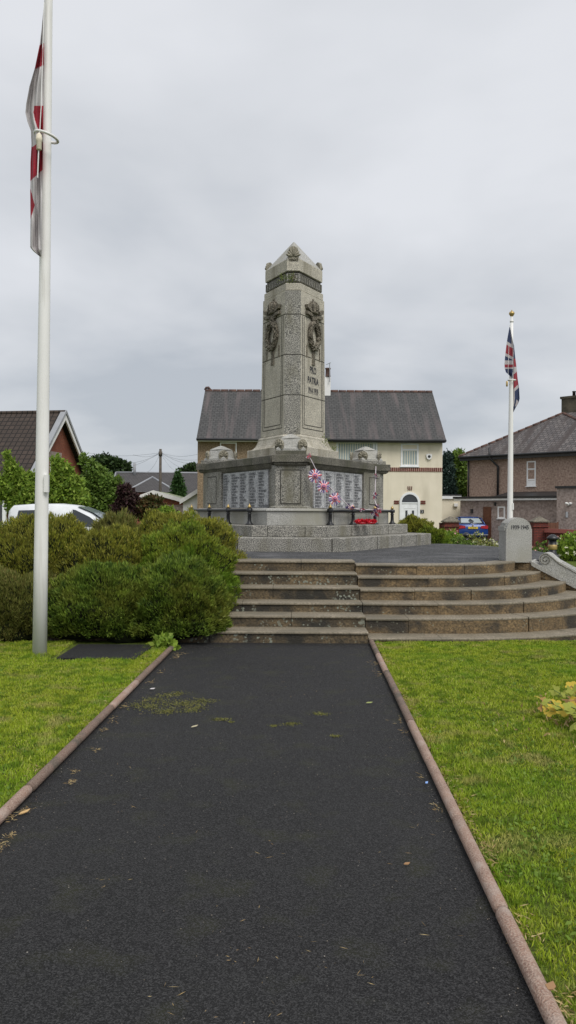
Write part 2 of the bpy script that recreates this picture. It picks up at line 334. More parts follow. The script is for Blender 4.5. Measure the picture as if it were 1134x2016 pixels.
# lawn sheets (slightly bumpy)
def sheet(name,fx0,fx1,y0,y1,nx,ny,zf,m):
    mb=MB(); mb.smooth=True
    for j in range(ny+1):
        y=y0+(y1-y0)*j/ny
        for i in range(nx+1):
            a,b=fx0(y),fx1(y); x=a+(b-a)*i/nx; mb.v.append((x,y,zf(x,y)))
    for j in range(ny):
        for i in range(nx):
            k=j*(nx+1)+i; mb.f.append((k,k+1,k+nx+2,k+nx+1)); mb.mi.append(0); mb.sm.append(True)
    return mb.build(name,m)
lz=lambda x,y:.012+.012*noise.noise(Vector((x*1.3,y*1.3,0)))+.008*noise.noise(Vector((x*5,y*5,3)))
def stepfront(x):          # y of the lowest step edge
    if x<2: return 9.7
    d=min(x-2,3.6); return 13.45-math.sqrt(max(.2,3.75**2-d*d))
tag(sheet('lawn',lambda y:KR(y)+.02,lambda y:6.5,1.2,9.6,60,80,lz,M_soil),kind='structure')
tag(sheet('lawn',lambda y:-8.5,lambda y:KL(y)-.02,1.2,9.6,60,80,lz,M_soil),kind='structure')
tag(sheet('path',lambda y:KL(y)+.0,lambda y:KR(y)-.0,-1.5,9.72,10,40,lambda x,y:-.006+.004*noise.noise(Vector((x,y,5))),M_asphalt),kind='structure')
mb=MB(); c=[(x,y) for x,y in ((X(125,8.6),8.38),(X(278,8.3)-.07,8.35),(X(280,8.3)-.02,9.25),(X(158,9.3),9.25))]
mb.prism(c,-.01,.034); tag(mb.build('tarmac_patch',M_asphalt),kind='structure')

PZ=.835
# platform outline
CX,CY=2.0,13.45
def arc(r,a0,a1,n,cx=CX,cy=CY): return [(cx+r*math.cos(R(a0+(a1-a0)*i/n)),cy+r*math.sin(R(a0+(a1-a0)*i/n))) for i in range(n+1)]
r6=CY-11.6
poly=[(-3.2,11.9),(1.0,11.9),(2.0,11.9)]+arc(r6-.3,-88,-28,10)+[(4.3,13.0),(5.0,14.5),(5.1,16.5),(4.6,18.6),(3.4,20.6),(0,21.5),(-3.2,20.6),(-4.6,18),(-4.8,15),(-4.2,13)]
mb=MB(); mb.prism(poly,-.1,PZ); tag(mb.build('platform',M_asphalt2),kind='structure')

# steps
DL=[9.65,10.05,10.45,10.85,11.25,11.65]; HL=[.134,.277,.397,.564,.729,.878]
DR=[9.7,10.08,10.46,10.84,11.22,11.6]; HR=[.054,.247,.395,.54,.684,.837]
st=thing('stone_steps','weathered brown sandstone steps climbing to the memorial platform, curving back on the right','steps',(1.2,9.65,0))
def slabpart(name,outline,z0,z1,m,nose=.02):
    """riser body plus a slightly proud tread lip, in one block"""
    mb=MB(); mb.m=0; mb.prism(outline,z0,z1-.03)
    mb.m=1
    n=len(outline); cx=sum(p[0] for p in outline)/n; cy=sum(p[1] for p in outline)/n
    out=[(x,y-nose if y<cy else y) for x,y in outline]
    o2=[(x,y+.006) for x,y in out]
    mb.loft([[Vector((x,y,z1-.03)) for x,y in o2],[Vector((x,y,z1-.024)) for x,y in out],[Vector((x,y,z1-.008)) for x,y in out],[Vector((x,y+.008,z1)) for x,y in out]])
    return mb.build(name,[m,M_tread],st)
for k in range(6):
    z0=(HL[k-1]-.03 if k else -.15)
    cuts=[[-3.4,-.95,.995],[-3.4,.05,.995],[-3.4,-.6,.995],[-3.4,-.2,.995],[-3.4,-1.1,.995],[-3.4,.2,.995]][k]
    for a,b in zip(cuts[:-1],cuts[1:]):
        slabpart('step',[(a+.003,DL[k]),(b-.003,DL[k]-random.uniform(0,.006)),(b-.003,DL[k]+.5),(a+.003,DL[k]+.5)],z0,HL[k],M_stepL)
    r=CY-DR[k]; z0=(HR[k-1]-.03 if k else -.15)
    if k==0: ends=[(1.0,2.0)]; 
    angs=[[-90,-62,-30],[-90,-70,-44,-24],[-90,-66,-44,-24],[-90,-78,-50,-24],[-90,-58,-24],[-90,-70,-28]][k]
    dep=.5 if k<5 else .32
    xj={0:1.9,1:1.55,2:2.0,3:1.75,4:2.0,5:1.9}[k]
    slabpart('step',[(1.003,DR[k]),(xj-.003,DR[k]),(xj-.003,DR[k]+dep),(1.003,DR[k]+dep)],z0,HR[k],M_step)
    for i,(a,b) in enumerate(zip(angs[:-1],angs[1:])):
        o=arc(r,a+.15,b-.15,6); inn=arc(max(.3,r-dep),b-.15,a+.15,6)
        if i==0:
            o=[(xj+.003,DR[k])]+o; inn=inn+[(xj+.003,DR[k]+dep)]
        slabpart('step',o+inn,z0,HR[k],M_step,nose=.0)
# cheek wall carrying the wedge
ud=Vector((math.cos(R(-25)),math.sin(R(-25)),0)); nd=Vector((math.sin(R(25)),math.cos(R(25)),0))
W0=Vector((3.83,12.62,0))
def wp(t,d,z): return W0+ud*t+nd*d+Vector((0,0,z))
SL=.50
mb=MB()
prof=[(-.36,-.1),(2.1,-.1),(2.1,.80-SL*2.1+.0),(1.55,.80-SL*1.55),(.05,.80),(-.36,.80)]
mb.loft([[wp(t,d,z) for t,z in prof] for d in (0.0,.55)][::-1])
tag(mb.build('cheek_wall',M_step),'dark sandstone cheek wall sloping down beside the curved step ends','wall')
# wedge
wd=thing('sloping_granite_tablet','granite tablet with scroll end and cut lettering, sloping down beside the steps','memorial',W0+Vector((0,0,.8)))
mb=MB()
ln=lambda t:.80-SL*t
prof=[(.08,ln(.08)+.004),(1.9,ln(1.9)+.004),(1.9,ln(1.9)+.075),(.06,ln(.06)+.075)]
mb.loft([[wp(t,d,z) for t,z in prof] for d in (-.03,.58)][::-1]); mb.build('plinth',G_light,wd)
mb=MB()
prof=[(.19,ln(.19)+.078),(1.75,ln(1.75)+.078),(1.75,ln(1.75)+.25)]
top=[(.46,ln(.46)+.285)]
for i in range(9):
    a=R(62+i*23); top.append((.29+.105*math.cos(a),ln(.29)+.235+.10*math.sin(a)-.02))
prof+=top
mb.loft([[wp(t,d,z) for t,z in prof] for d in (.02,.50)][::-1]); mb.build('tablet',G_light,wd)
mb=MB(); mb.smooth=True   # spiral scroll
sp=[]
for i in range(34):
    a=R(75+i*19); rr=.095-.0023*i; sp.append(wp(.29+rr*math.cos(a),.018,ln(.29)+.215+rr*math.sin(a)))
mb.tube([wp(1.7,.018,ln(1.7)+.225),wp(.5,.018,ln(.5)+.255)]+sp,.009,6); mb.build('scroll',G_pier,wd)
mb=MB()
sdir=Vector((ud.x,ud.y,-.45)).normalized(); tn=sdir.cross(-nd)
for i,tx in enumerate(('THE GLORIOUS DEAD','OF THIS TOWN WHO','GAVE THEIR LIVES')):
    pass
topz=lambda t:ln(t)+.285-(t-.46)*(.035/1.29)
slope=Vector((ud.x,ud.y,-(SL+.027))).normalized(); up=nd.cross(slope)*-1
for i in range(4):
    p=wp(.52,.42-.105*i,topz(.52)+.003)
    put_text(mb,['THESE NAMES ARE ADDED','TO THOSE WHO GAVE','THEIR LIVES IN THE','SECOND WORLD WAR'][i],.065,p,slope,nd,1.05)
mb.split('lettering',M_lettergrey,wd)

# kerb tiles
ords=['nearest','second','third','fourth','fifth','sixth','seventh','eighth','ninth','tenth','eleventh','twelfth','thirteenth','fourteenth','fifteenth']
def kerb(side):
    y=9.62 if side>0 else 9.1; i=0; rr=.029
    while y>(1.3 if side>0 else 2.6):
        ln_=.93; y2=y-ln_+.016; kx=KR if side>0 else KL
        mb=MB(); mb.smooth=True; j=random.uniform(-.002,.002); rings=[]
        for q in range(9):
            yy=y+(y2-y)*(0,.02,.2,.4,.5,.6,.8,.98,1)[q]; b=rr*(.84 if q in (0,8) else 1); cx=kx(yy)+j; pr=[]
            for a in range(-4,13): 
                t=R(a*22.5); pr.append(Vector((cx+b*math.cos(t)*1.08,yy,.024+b*math.sin(t))))
            pr=pr[::1]; rings.append(pr[:16])
        mb.loft(rings[::-1]); o=mb.build('kerb_tile',random.choice((M_kerb,M_kerb,M_kerb2)))
        tag(o,f"rounded terracotta kerb tile, {ords[i]} from the steps along the {'right' if side>0 else 'left'} path edge",'kerb','rounded kerb tiles edging the path')
        y-=ln_; i+=1
kerb(1); kerb(-1)

# ------------------------------------------------------------------ memorial
MO=Vector((.10,18.45,0)); MR=R(-1.2)
mem=thing('war_memorial','tall three-sided grey granite war memorial with tapering shaft, name slabs and stepped base','memorial',(MO.x,MO.y,PZ),MR)
MM=Matrix.Translation(MO)@Matrix.Rotation(MR,4,'Z')
def nv(deg): return Vector((math.cos(R(deg)),math.sin(R(deg)),0))
def hexa(a,b,bb=None):
    """plan polygon of a chamfered triangle; near corner faces -Y"""
    bb=bb or b; H=[(-90,b),(-30,a),(30,bb),(90,a),(150,bb),(210,a)]; pts=[]
    for i in range(6):
        (d1,q1),(d2,q2)=H[i],H[(i+1)%6]; n1,n2=nv(d1),nv(d2); det=n1.x*n2.y-n1.y*n2.x
        pts.append(((q1*n2.y-q2*n1.y)/det,(n1.x*q2-n2.x*q1)/det))
    return pts
def ring(a,b,z,bb=None): return [MM@Vector((x,y,z)) for x,y in hexa(a,b,bb)]
def hexprism(a0,b0,z0,z1,a1=None,b1=None,bb=None,mb=None):
    mb=mb or MB(); mb.loft([ring(a0,b0,z0,bb),ring(a1 or a0,b1 or b0,z1,bb)]); return mb
def hexbev(a,b,z0,z1,bv=.015,bb=None,mb=None):
    mb=mb or MB(); B=bb
    q=lambda d:None if B is None else B-d
    mb.loft([ring(a-bv,b-bv,z0,q(bv)),ring(a,b,z0+bv,q(0)),ring(a,b,z1-bv,q(0)),ring(a-bv,b-bv,z1,q(bv))]); return mb
def fpt(face,s,z,off):        # point on a long face: face normal angle, along-face s, plane distance off
    n=nv(face); t=nv(face+90) if face==-30 else nv(face-90)
    return MM@(n*off+t*s+Vector((0,0,z)))
def fquad(mb,face,s0,s1,z0,z1,o0,o1,ot0=None,ot1=None):
    """box on a face between plane distances o0..o1 ; ot for the top (taper)"""
    ot0=o0 if ot0 is None else ot0; ot1=o1 if ot1 is None else ot1
    a=[fpt(face,s0,z0,o0),fpt(face,s1,z0,o0),fpt(face,s1,z0,o1),fpt(face,s0,z0,o1)]
    b=[fpt(face,s0,z1,ot0),fpt(face,s1,z1,ot0),fpt(face,s1,z1,ot1),fpt(face,s0,z1,ot1)]
    if face==-30: a=a[::-1]; b=b[::-1]
    mb.loft([a,b])
def plate(mb,poly2,org,xd,zd,nd_,t):
    """extrude a 2D outline standing in plane xd/zd by t along nd_"""
    r=[[org+xd*x+zd*z+nd_*o for x,z in poly2] for o in (0,t)]
    if xd.cross(zd).dot(nd_)<0: r=r[::-1]
    mb.loft(r)
# plinth courses and joints
def joints(mb,a,b,z0,z1,ch=(),lf=(),rt=(),w=.007,p=.002):
    for x in ch:
        q=[(x-w,-b-p),(x+w,-b-p),(x+w,-b+.01),(x-w,-b+.01)]; mb.loft([[MM@Vector((i,j,z)) for i,j in q] for z in (z0,z1)])
    for s in lf: fquad(mb,210,s-w,s+w,z0,z1,a-.01,a+p)
    for s in rt: fquad(mb,-30,s-w,s+w,z0,z1,a-.01,a+p)
P2=(2.53,3.3); P1=(2.05,2.78); SB=(1.62,2.42)
Z2,Z1,ZS=1.10,1.325,1.655
mb=hexbev(*P2,PZ-.1,Z2,.012); mb.build('lower_plinth',G_pier,mem)
mb=hexbev(*P1,Z2,Z1,.012); mb.build('upper_plinth',G_pier,mem)
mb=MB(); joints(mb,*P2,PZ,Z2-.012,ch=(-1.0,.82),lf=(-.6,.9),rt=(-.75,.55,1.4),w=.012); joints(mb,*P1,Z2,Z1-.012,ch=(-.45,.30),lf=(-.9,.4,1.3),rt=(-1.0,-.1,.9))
joints(mb,*SB,Z1,ZS-.05,ch=(),lf=(-1.0,.1,1.1),rt=(-1.0,-.2,.6,1.3)); mb.split('joint',M_grime_shade,mem)
mb=hexbev(SB[0],SB[1],Z1,ZS-.045,.008); mb.build('bench_course',G_light,mem)
mb=MB(); mb.loft([ring(SB[0]+.02,SB[1]+.02,ZS-.043),ring(SB[0]+.035,SB[1]+.035,ZS-.03),ring(SB[0]+.03,SB[1]+.03,ZS-.005),ring(SB[0]-.03,SB[1]-.03,ZS+.02)]); mb.build('bench_moulding',G_light,mem)
# body wall
AW=1.36; BW=2.1; BB=2.36; ZN0,ZN1=1.69,2.49
mb=hexprism(AW,BW,ZS,2.56,bb=BB); mb.build('body_wall',G_pier,mem)
# name slabs with names
namesL=[['ALLEN J','BARNES T','COOPER W','DAVIES R','EVANS H','BOOTH A','FOX T','GREEN J','HALL S','HILL W','KAY T','LEE J'],['HOPE J','HODGSON W','HODSON T','HOLT W','HOWARTH J','HULME A','JACKSON T','JONES R','KERSHAW J','KENT W','KNOWLES A','LORD H'],
['MARTIN J','MELLOR W','MORRIS T','NIXON A','NUTTALL J','OGDEN F','PARKER W','PEEL J','PRICE H','ROTHWELL','ROSE T','RYAN J'],['SCHOFIELD','SETTLE W','SHARP J','SMITH A','STOTT T','SUTTON J','TAYLOR W','THORPE J','TURNER H','UNSWORTH','VERNON T','WALKER J'],['WALSH A','WARD J','WEBB T','WEST W','WHITE R','WILD J','WOODHEAD','WOOD A','WRIGHT T','YATES W','YOUNG J','WOLSTENCROFT']]
namesR=[['ABBOTT J','ADAMS W','ALLAN T','ANDREW H','APPLEBY','ARNOLD L','ASHTON A','BAILEY W','BARDSLEY','BARON A','BARLOW J','BATES C'],['BELL J','BENNETT','BERRY T','BIRCH W','BLACK J','BOLTON A','BOND T','BRADLEY','BRIGGS H','BUTTERWORTH','BURNS J','BUTLER'],
['CARTER A','CHADWICK J','CLARK T','CLEGG W','COCKER J','COLLINS','COOK H','CRAIG J','CROSS W','CROOK T','CURTIS J','CROMPTON'],['DALE S','DALY J','DAWSON R','DEAN W','DIXON C','DOBSON T','DOYLE J','DRAPER','DUNN A','DUCKWORTH','DYSON T','EAVES J'],['EARLY T','ECCLES J','ELLIS W','EMMETT','ENTWISTLE','FARNWORTH','FIELD R','FISHER','FLETCHER','FORD T','FOSTER','FROST J']]
for face,nm in ((210,namesL),(-30,namesR)):
    s0,s1=-1.44,.86
    mb=MB(); fquad(mb,face,s0,s1,ZN0,ZN1,AW-.02,AW+.03); sl_=mb.build('name_slab',G_slab,mem)
    mb=MB(); xd=(fpt(face,1,0,0)-fpt(face,0,0,0)); cw=(s1-s0)/5
    if face==210: xd=-xd
    for c in range(5):
        mb=MB()
        s=(s1-.03-cw*c) if face==210 else (s0+.05+cw*c)
        for r_,t in enumerate(nm[c]):
            put_text(mb,t,.066,fpt(face,s,ZN1-.085-r_*.0635,AW+.033),xd,Vector((0,0,1)),1.0,sx=.92,bold=.003)
        mb.build('name_column',M_letterslab,sl_)
    mb=MB()
    for c in (1,2,3,4): fquad(mb,face,s0+cw*c-.004,s0+cw*c+.004,ZN0,ZN1,AW-.01,AW+.0315)
    mb.split('slab_joint',M_lettergrey,sl_)
# piers
def panel(mb,org,xd,nd_,w_,z0,z1,fr=.012,t=.012):
    zd=Vector((0,0,1))
    for (x0,x1,a,b) in ((-w_,w_,z0,z0+fr),(-w_,w_,z1-fr,z1),(-w_,-w_+fr,z0+fr,z1-fr),(w_-fr,w_,z0+fr,z1-fr)):
        plate(mb,[(x0,a),(x1,a),(x1,b),(x0,b)],org,xd,zd,nd_,t)
mb=MB(); q=[(-.315,-2.33),(.315,-2.33),(.40,-2.18),(.40,-1.8),(-.40,-1.8),(-.40,-2.18)]
mb.loft([[MM@Vector((x,y,z)) for x,y in q] for z in (ZS,2.56)]); pf=mb.build('front_pier',G_pier,mem)
mb=MB(); mb.loft([[MM@Vector((x*1.09,y*1.02,ZS+.0)) for x,y in q],[MM@Vector((x*1.09,y*1.02,ZS+.045)) for x,y in q],[MM@Vector((x*1.0,y*1.0,ZS+.07)) for x,y in q]]); mb.build('pier_base',G_pier,mem)
Rm=Matrix.Rotation(MR,3,'Z')
mb=MB(); panel(mb,MM@Vector((0,-2.331,0)),Rm@Vector((1,0,0)),Rm@Vector((0,-1,0)),.215,1.76,2.47,.016,.004); mb.build('panel_frame',M_grime_shade,pf)
mb=MB(); mb.box(-.195,.195,-2.340,-2.331,1.782,2.448,MM); mb.build('panel',G_pier,pf)
for sgn,face,ch in ((1,-30,30),(-1,210,150)):
    # corner block by clipping: along the long face s from .90 to vertex
    a=1.43; b=2.42; sv_=(b-a*math.cos(R(60)))/math.sin(R(60))
    pts=[]
    for f2,s,o in ((face,.88,a),(face,sv_,a)): p=MM.inverted()@fpt(f2,s,0,o); pts.append((p.x,p.y))
    back=hexa(a,b)[3] if sgn>0 else hexa(a,b)[2]
    bx=[p for p in hexa(a,b) if p[1]>1.3 and p[0]*sgn>0]
    pts.append(bx[0]); pts.append((bx[0][0]-sgn*.6,bx[0][1])); pts.append((pts[0][0]-sgn*.5,pts[0][1]+.4))
    if sgn<0: pts=pts[::-1]
    mb=MB(); mb.loft([[MM@Vector((x,y,z)) for x,y in pts] for z in (ZS,2.56)]); pr=mb.build('corner_pier',G_pier,mem)
    mid=(.88+sv_)/2; n=Rm@nv(face); t=(fpt(face,1,0,0)-fpt(face,0,0,0))
    mb=MB(); panel(mb,fpt(face,mid,0,a+.001),t,n,.27,1.78,2.44,.018,.004); mb.build('panel_frame',M_grime_shade,pr)
    mb=MB(); fquad(mb,face,mid-.25,mid+.25,1.80,2.42,a-.01,a+.010); mb.build('panel',G_pier,pr)
# cornice
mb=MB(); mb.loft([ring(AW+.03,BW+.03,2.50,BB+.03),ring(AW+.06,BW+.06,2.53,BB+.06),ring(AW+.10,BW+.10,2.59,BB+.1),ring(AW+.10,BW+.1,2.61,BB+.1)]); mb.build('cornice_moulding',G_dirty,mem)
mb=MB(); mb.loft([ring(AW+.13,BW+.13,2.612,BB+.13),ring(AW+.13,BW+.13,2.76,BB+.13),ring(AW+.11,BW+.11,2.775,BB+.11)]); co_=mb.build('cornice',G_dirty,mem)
mb=MB(); joints(mb,AW+.13,BW+.13,2.612,2.76,lf=(-.85,-.1,.7),rt=(-.85,-.1,.7),w=.006); mb.split('cornice_joint',M_grime_shade,co_)
def pierblock(cx,cy,rot,hw,z0,z1,name,m,fl=.0):
    T=MM@Matrix.Translation((cx,cy,0))@Matrix.Rotation(rot,4,'Z'); mb=MB()
    def rg(h,z): return [T@Vector((x*h,y*h,z)) for x,y in ((-1,-1),(1,-1),(1,1),(-1,1))]
    mb.loft([rg(hw-fl,z0),rg(hw,z0+fl*.8),rg(hw,z1-.01),rg(hw-.01,z1)]); return mb.build(name,m,mem)
def palmette(mb,org,xd,nd_,w_,h_,t=.05,n=7):
    """fan shell: radial petals on a rounded backing, two volutes at the foot"""
    zd=Vector((0,0,1)); out=[(-w_*.42,0),(w_*.42,0)]
    for i in range(11):
        a=R(-8+i*19.6); out.append((w_*.5*math.cos(a),h_*.45+h_*.55*math.sin(a)))
    plate(mb,out,org,xd,zd,nd_,t)
    sm=mb.smooth; mb.smooth=True
    for i in range(n):
        a=R(90+(i-(n-1)/2)*(150/(n-1))); dx,dz=math.cos(a),math.sin(a); L_=h_*(.62 if abs(i-(n-1)/2)<2 else .5); b=org+zd*h_*.32+nd_*t
        pts=[b+(xd*dx+zd*dz)*L_*q for q in (0.05,.35,.75,1.0)]
        wid=[.010,.026,.038,.012]; wid=[k*w_/.3 for k in wid]; rings=[]
        side=xd*(-dz)+zd*dx
        mb.tube([p+nd_*(.004) for p in pts],wid,6)
    for s in (-1,1):
        c=org+xd*s*w_*.27+zd*h_*.2+nd_*t
        pp=[c+(xd*math.cos(R(k*40))*s+zd*math.sin(R(k*40)))*(w_*.16-w_*.010*k) for k in range(12)]
        mb.tube(pp,w_*.035,5)
    mb.smooth=sm
def cap(cx,cy,rot):
    T=MM@Matrix.Translation((cx,cy,0))@Matrix.Rotation(rot,4,'Z'); R3=T.to_3x3()
    def rg(h,z,ex=0): return [T@Vector((x*h,y*h,z)) for x,y in ((-1,-1),(0,-1+ex),(1,-1),(1-ex,0),(1,1),(0,1-ex),(-1,1),(-1+ex,0))]
    mb=MB(); mb.loft([rg(.30,2.86),rg(.30,2.90),rg(.265,2.93,.05),rg(.245,3.0,.12),rg(.20,3.10,.1),rg(.195,3.13),rg(.06,3.21),rg(.02,3.225)])
    c=mb.build('pier_cap',G_light,mem)
    for k in range(4):
        a=R(45+90*k); n=R3@Vector((math.cos(a),math.sin(a),0)); x=Vector((0,0,1)).cross(n)*1
        mb=MB(); palmette(mb,T@Vector((math.cos(a)*.315,math.sin(a)*.315,2.885)),x,n,.24,.21,.045,5); mb.build('shell_ornament',G_shell,c)
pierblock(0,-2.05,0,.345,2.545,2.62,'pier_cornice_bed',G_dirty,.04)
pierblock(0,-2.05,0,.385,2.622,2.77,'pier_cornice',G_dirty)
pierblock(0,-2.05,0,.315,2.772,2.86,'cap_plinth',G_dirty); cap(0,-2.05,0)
for sgn in (1,-1):
    c=Matrix.Rotation(R(120*sgn),3,'Z')@Vector((0,-2.06,0))
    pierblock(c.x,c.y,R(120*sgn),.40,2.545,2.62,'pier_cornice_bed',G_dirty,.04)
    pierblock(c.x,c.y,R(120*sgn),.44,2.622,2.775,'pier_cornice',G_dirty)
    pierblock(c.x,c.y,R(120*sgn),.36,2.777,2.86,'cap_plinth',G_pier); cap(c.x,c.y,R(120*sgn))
# shaft
hexbev(.80,1.08,2.772,3.05,.012).build('blocking_course',G_granite,mem)
mb=MB(); mb.smooth=False
prof=[(.745,1.00,3.052),(.70,.945,3.08),(.655,.895,3.13),(.625,.86,3.19),(.605,.84,3.25),(.60,.835,3.262),(.60,.835,3.30),(.585,.815,3.32),(.57,.80,3.34)]
mb.loft([ring(a,b,z) for a,b,z in prof]); mb.build('flared_base',G_granite,mem)
SH0,SH1=(.546,.774,3.34),(.52,.733,6.60)
def sa(z): k=(z-SH0[2])/(SH1[2]-SH0[2]); return SH0[0]+(SH1[0]-SH0[0])*k, SH0[1]+(SH1[1]-SH0[1])*k
zs=[3.34,4.23,5.14,6.05,6.60]
for i in range(4):
    z0,z1=zs[i],zs[i+1]; a0,b0=sa(z0); a1,b1=sa(z1); g=.006
    mb=MB(); mb.loft_alt([ring(a0-.012,b0-.012,z0),ring(a0-.012,b0-.012,z0+g),ring(a0,b0,z0+g+.008),ring(a1,b1,z1-g-.004),ring(a1-.01,b1-.01,z1-g)])
    mb.build('shaft_block',[G_granite,G_pier],mem)
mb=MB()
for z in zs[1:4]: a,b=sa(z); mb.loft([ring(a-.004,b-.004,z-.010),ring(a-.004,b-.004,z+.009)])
mb.split('joint',M_grime_shade,mem)
# incised frame on the two long faces
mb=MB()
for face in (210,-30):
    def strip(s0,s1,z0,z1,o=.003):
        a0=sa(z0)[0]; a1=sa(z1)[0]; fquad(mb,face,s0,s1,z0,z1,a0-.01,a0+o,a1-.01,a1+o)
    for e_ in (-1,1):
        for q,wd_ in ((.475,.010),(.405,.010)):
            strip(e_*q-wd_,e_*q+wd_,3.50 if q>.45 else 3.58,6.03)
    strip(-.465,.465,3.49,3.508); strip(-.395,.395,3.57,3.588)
mb.build('incised_frame',M_grime_shade,mem)
# reliefs
def relief(face):
    n=Rm@nv(face); t=fpt(face,1,0,0)-fpt(face,0,0,0)
    if face==210: t=-t
    zd=Vector((0,0,1)); zc=5.67; a=sa(zc)[0]; c=fpt(face,0,zc,a)
    mb=MB(); mb.smooth=True
    rx,rz=.205,.285; ringp=[c+t*(rx*math.cos(2*PI*k/24))+zd*(rz*math.sin(2*PI*k/24))+n*.03 for k in range(25)]
    mb.tube(ringp,.060,8)
    rr=random.Random(3)
    for k in range(150):
        an=2*PI*k/150; base=c+t*(rx*math.cos(an))+zd*(rz*math.sin(an))+n*(.072+rr.uniform(0,.03)); 
        tg=(t*(-math.sin(an))+zd*math.cos(an))*(1 if math.cos(an)>0 else -1); ra=t*math.cos(an)+zd*math.sin(an); o=rr.uniform(-1,1)
        b=base+ra*o*.065-n*abs(o)*.03; mb.tube([b,b+tg*.04+ra*o*.02,b+tg*.085+ra*o*.045],[.008,.02,.003],5)
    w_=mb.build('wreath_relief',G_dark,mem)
    mb=MB()
    for s in (-.035,.035):
        plate(mb,[(s-.022,-.64),(s+.022,-.64),(s+.018,-.33),(s-.018,-.33)],c,t,zd,n,.03)
    plate(mb,[(-.07,-.68),(.07,-.68),(.05,-.62),(-.05,-.62)],c,t,zd,n,.035)
    for s in (-1,1):
        plate(mb,[(s*.30-.012,-.54),(s*.30+.012,-.54),(s*.30+.012,-.26),(s*.30-.012,-.26)],c,t,zd,n,.025)
    mb.split('ribbon_tail',G_dark,w_)
    # crown on a draped bracket
    mb=MB(); mb.smooth=True
    cz=zd*.50
    def half(prof,nn=9,sq=.6):
        rings=[]
        for r_,z in prof:
            rings.append([c+cz+t*(r_*math.cos(R(180*k/(nn-1))))+n*(r_*sq*math.sin(R(180*k/(nn-1))))+zd*z for k in range(nn)][::-1])
        mb.loft(rings)
    half([(.15,.0),(.17,.02),(.17,.055),(.155,.06),(.16,.10),(.175,.15),(.165,.20),(.125,.245),(.06,.275),(.02,.28),(.015,.30),(.035,.325),(.015,.355),(.002,.36)])
    for k in (0,45,90,135,180):
        pts=[c+cz+(t*math.cos(R(k))+n*.6*math.sin(R(k)))*r_*1.04+zd*z for r_,z in ((.16,.06),(.18,.13),(.17,.2),(.12,.255),(.03,.285))]
        mb.tube(pts,.018,6)
        p=c+cz+(t*math.cos(R(k))+n*.6*math.sin(R(k)))*.175+zd*.08; mb.tube([p-zd*.03,p,p+zd*.035],[.012,.028,.006],6)
    mb.smooth=False
    plate(mb,[(-.16,-.12),(-.1,-.12),(-.1,-.02),(-.16,-.0)],c+cz,t,zd,n,.05); plate(mb,[(.10,-.12),(.16,-.12),(.16,0),(.10,-.02)],c+cz,t,zd,n,.05)
    for s in (-1,1):
        plate(mb,[(s*.2,.0),(s*.36,.06),(s*.38,.14),(s*.33,.15),(s*.30,.11),(s*.18,.08)][::s],c+cz,t,zd,n,.08)
        plate(mb,[(s*.36,-.07),(s*.36,.0),(s*.17,-.02),(s*.10,-.09)][::-s],c+cz,t,zd,n,.07)
    plate(mb,[(-.09,-.17),(.09,-.17),(.13,-.01),(-.13,-.01)],c+cz,t,zd,n,.04)
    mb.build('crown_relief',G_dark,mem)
relief(210); relief(-30)
mb=MB()
t=(fpt(-30,1,0,0)-fpt(-30,0,0,0)); 
for tx,z,s in (('PRO',4.90,.225),('PATRIA',4.665,.215),('1914 1919',4.435,.20)):
    mb=MB(); put_text(mb,tx,s,fpt(-30,0.0,z-.11,sa(z)[0]+.006),t,Vector((0,0,1)),1.0,align='CENTER',sx=.56 if tx[0]=='1' else .72,bold=.006); mb.build('lettering',M_letter,mem)
# head of the shaft
hexbev(.498,.707,6.602,6.765,.01).build('necking_course',G_granite,mem)
hexprism(.44,.65,6.767,6.80).build('frieze_bed',M_grime_shade,mem)
fz=hexbev(.467,.69,6.802,6.985,.008).build('frieze',G_pier,mem)
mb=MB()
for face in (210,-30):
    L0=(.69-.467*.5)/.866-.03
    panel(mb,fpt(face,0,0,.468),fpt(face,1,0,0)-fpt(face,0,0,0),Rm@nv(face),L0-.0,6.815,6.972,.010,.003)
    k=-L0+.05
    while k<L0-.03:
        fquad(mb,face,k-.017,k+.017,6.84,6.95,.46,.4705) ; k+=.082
mb.build('fluting',M_grime_shade,fz)  # flutes laid on as flat dark bars, their depth put into colour
mb=MB(); mb.smooth=True
c=MM@Vector((0,-.692,6.893)); mb.tube([c,c+Vector((0,-.02,0)),c+Vector((0,-.03,0))],[.06,.055,.02],12); mb.tube([c+Vector((.045*math.cos(k*PI/8),-.02,.045*math.sin(k*PI/8))) for k in range(17)],.014,6); mb.build('rosette',G_dark,fz)
mb=MB(); panel(mb,MM@Vector((0,-.691,0)),Rm@Vector((1,0,0)),Rm@Vector((0,-1,0)),.11,6.815,6.972,.010,.004); mb.build('rosette_frame',M_grime_shade,fz)
hexprism(.44,.655,6.987,7.035).build('shadow_gap_course',M_grime_shade,mem)  # recess coloured near-black, the gap's shadow put into its colour
hexbev(.472,.70,7.037,7.32,.012).build('head_block',G_granite,mem)
mb=MB(); top=MM@Vector((0,0,7.92)); r0=ring(.455,.665,7.322); r1=ring(.43,.63,7.36)
mb.loft([r0,r1,[top+(p-Vector((top.x,top.y,p.z)))*.03 for p in r1]]); mb.build('pyramid_cap',G_light,mem)
for a in (-90,30,150):
    n=Rm@nv(a); x=Vector((0,0,1)).cross(n); mb=MB(); palmette(mb,MM@(nv(a)*.64+Vector((0,0,7.25))),x,n,.25,.35 if a<0 else .30,.06,7); mb.build('shell_ornament',G_shell,mem)
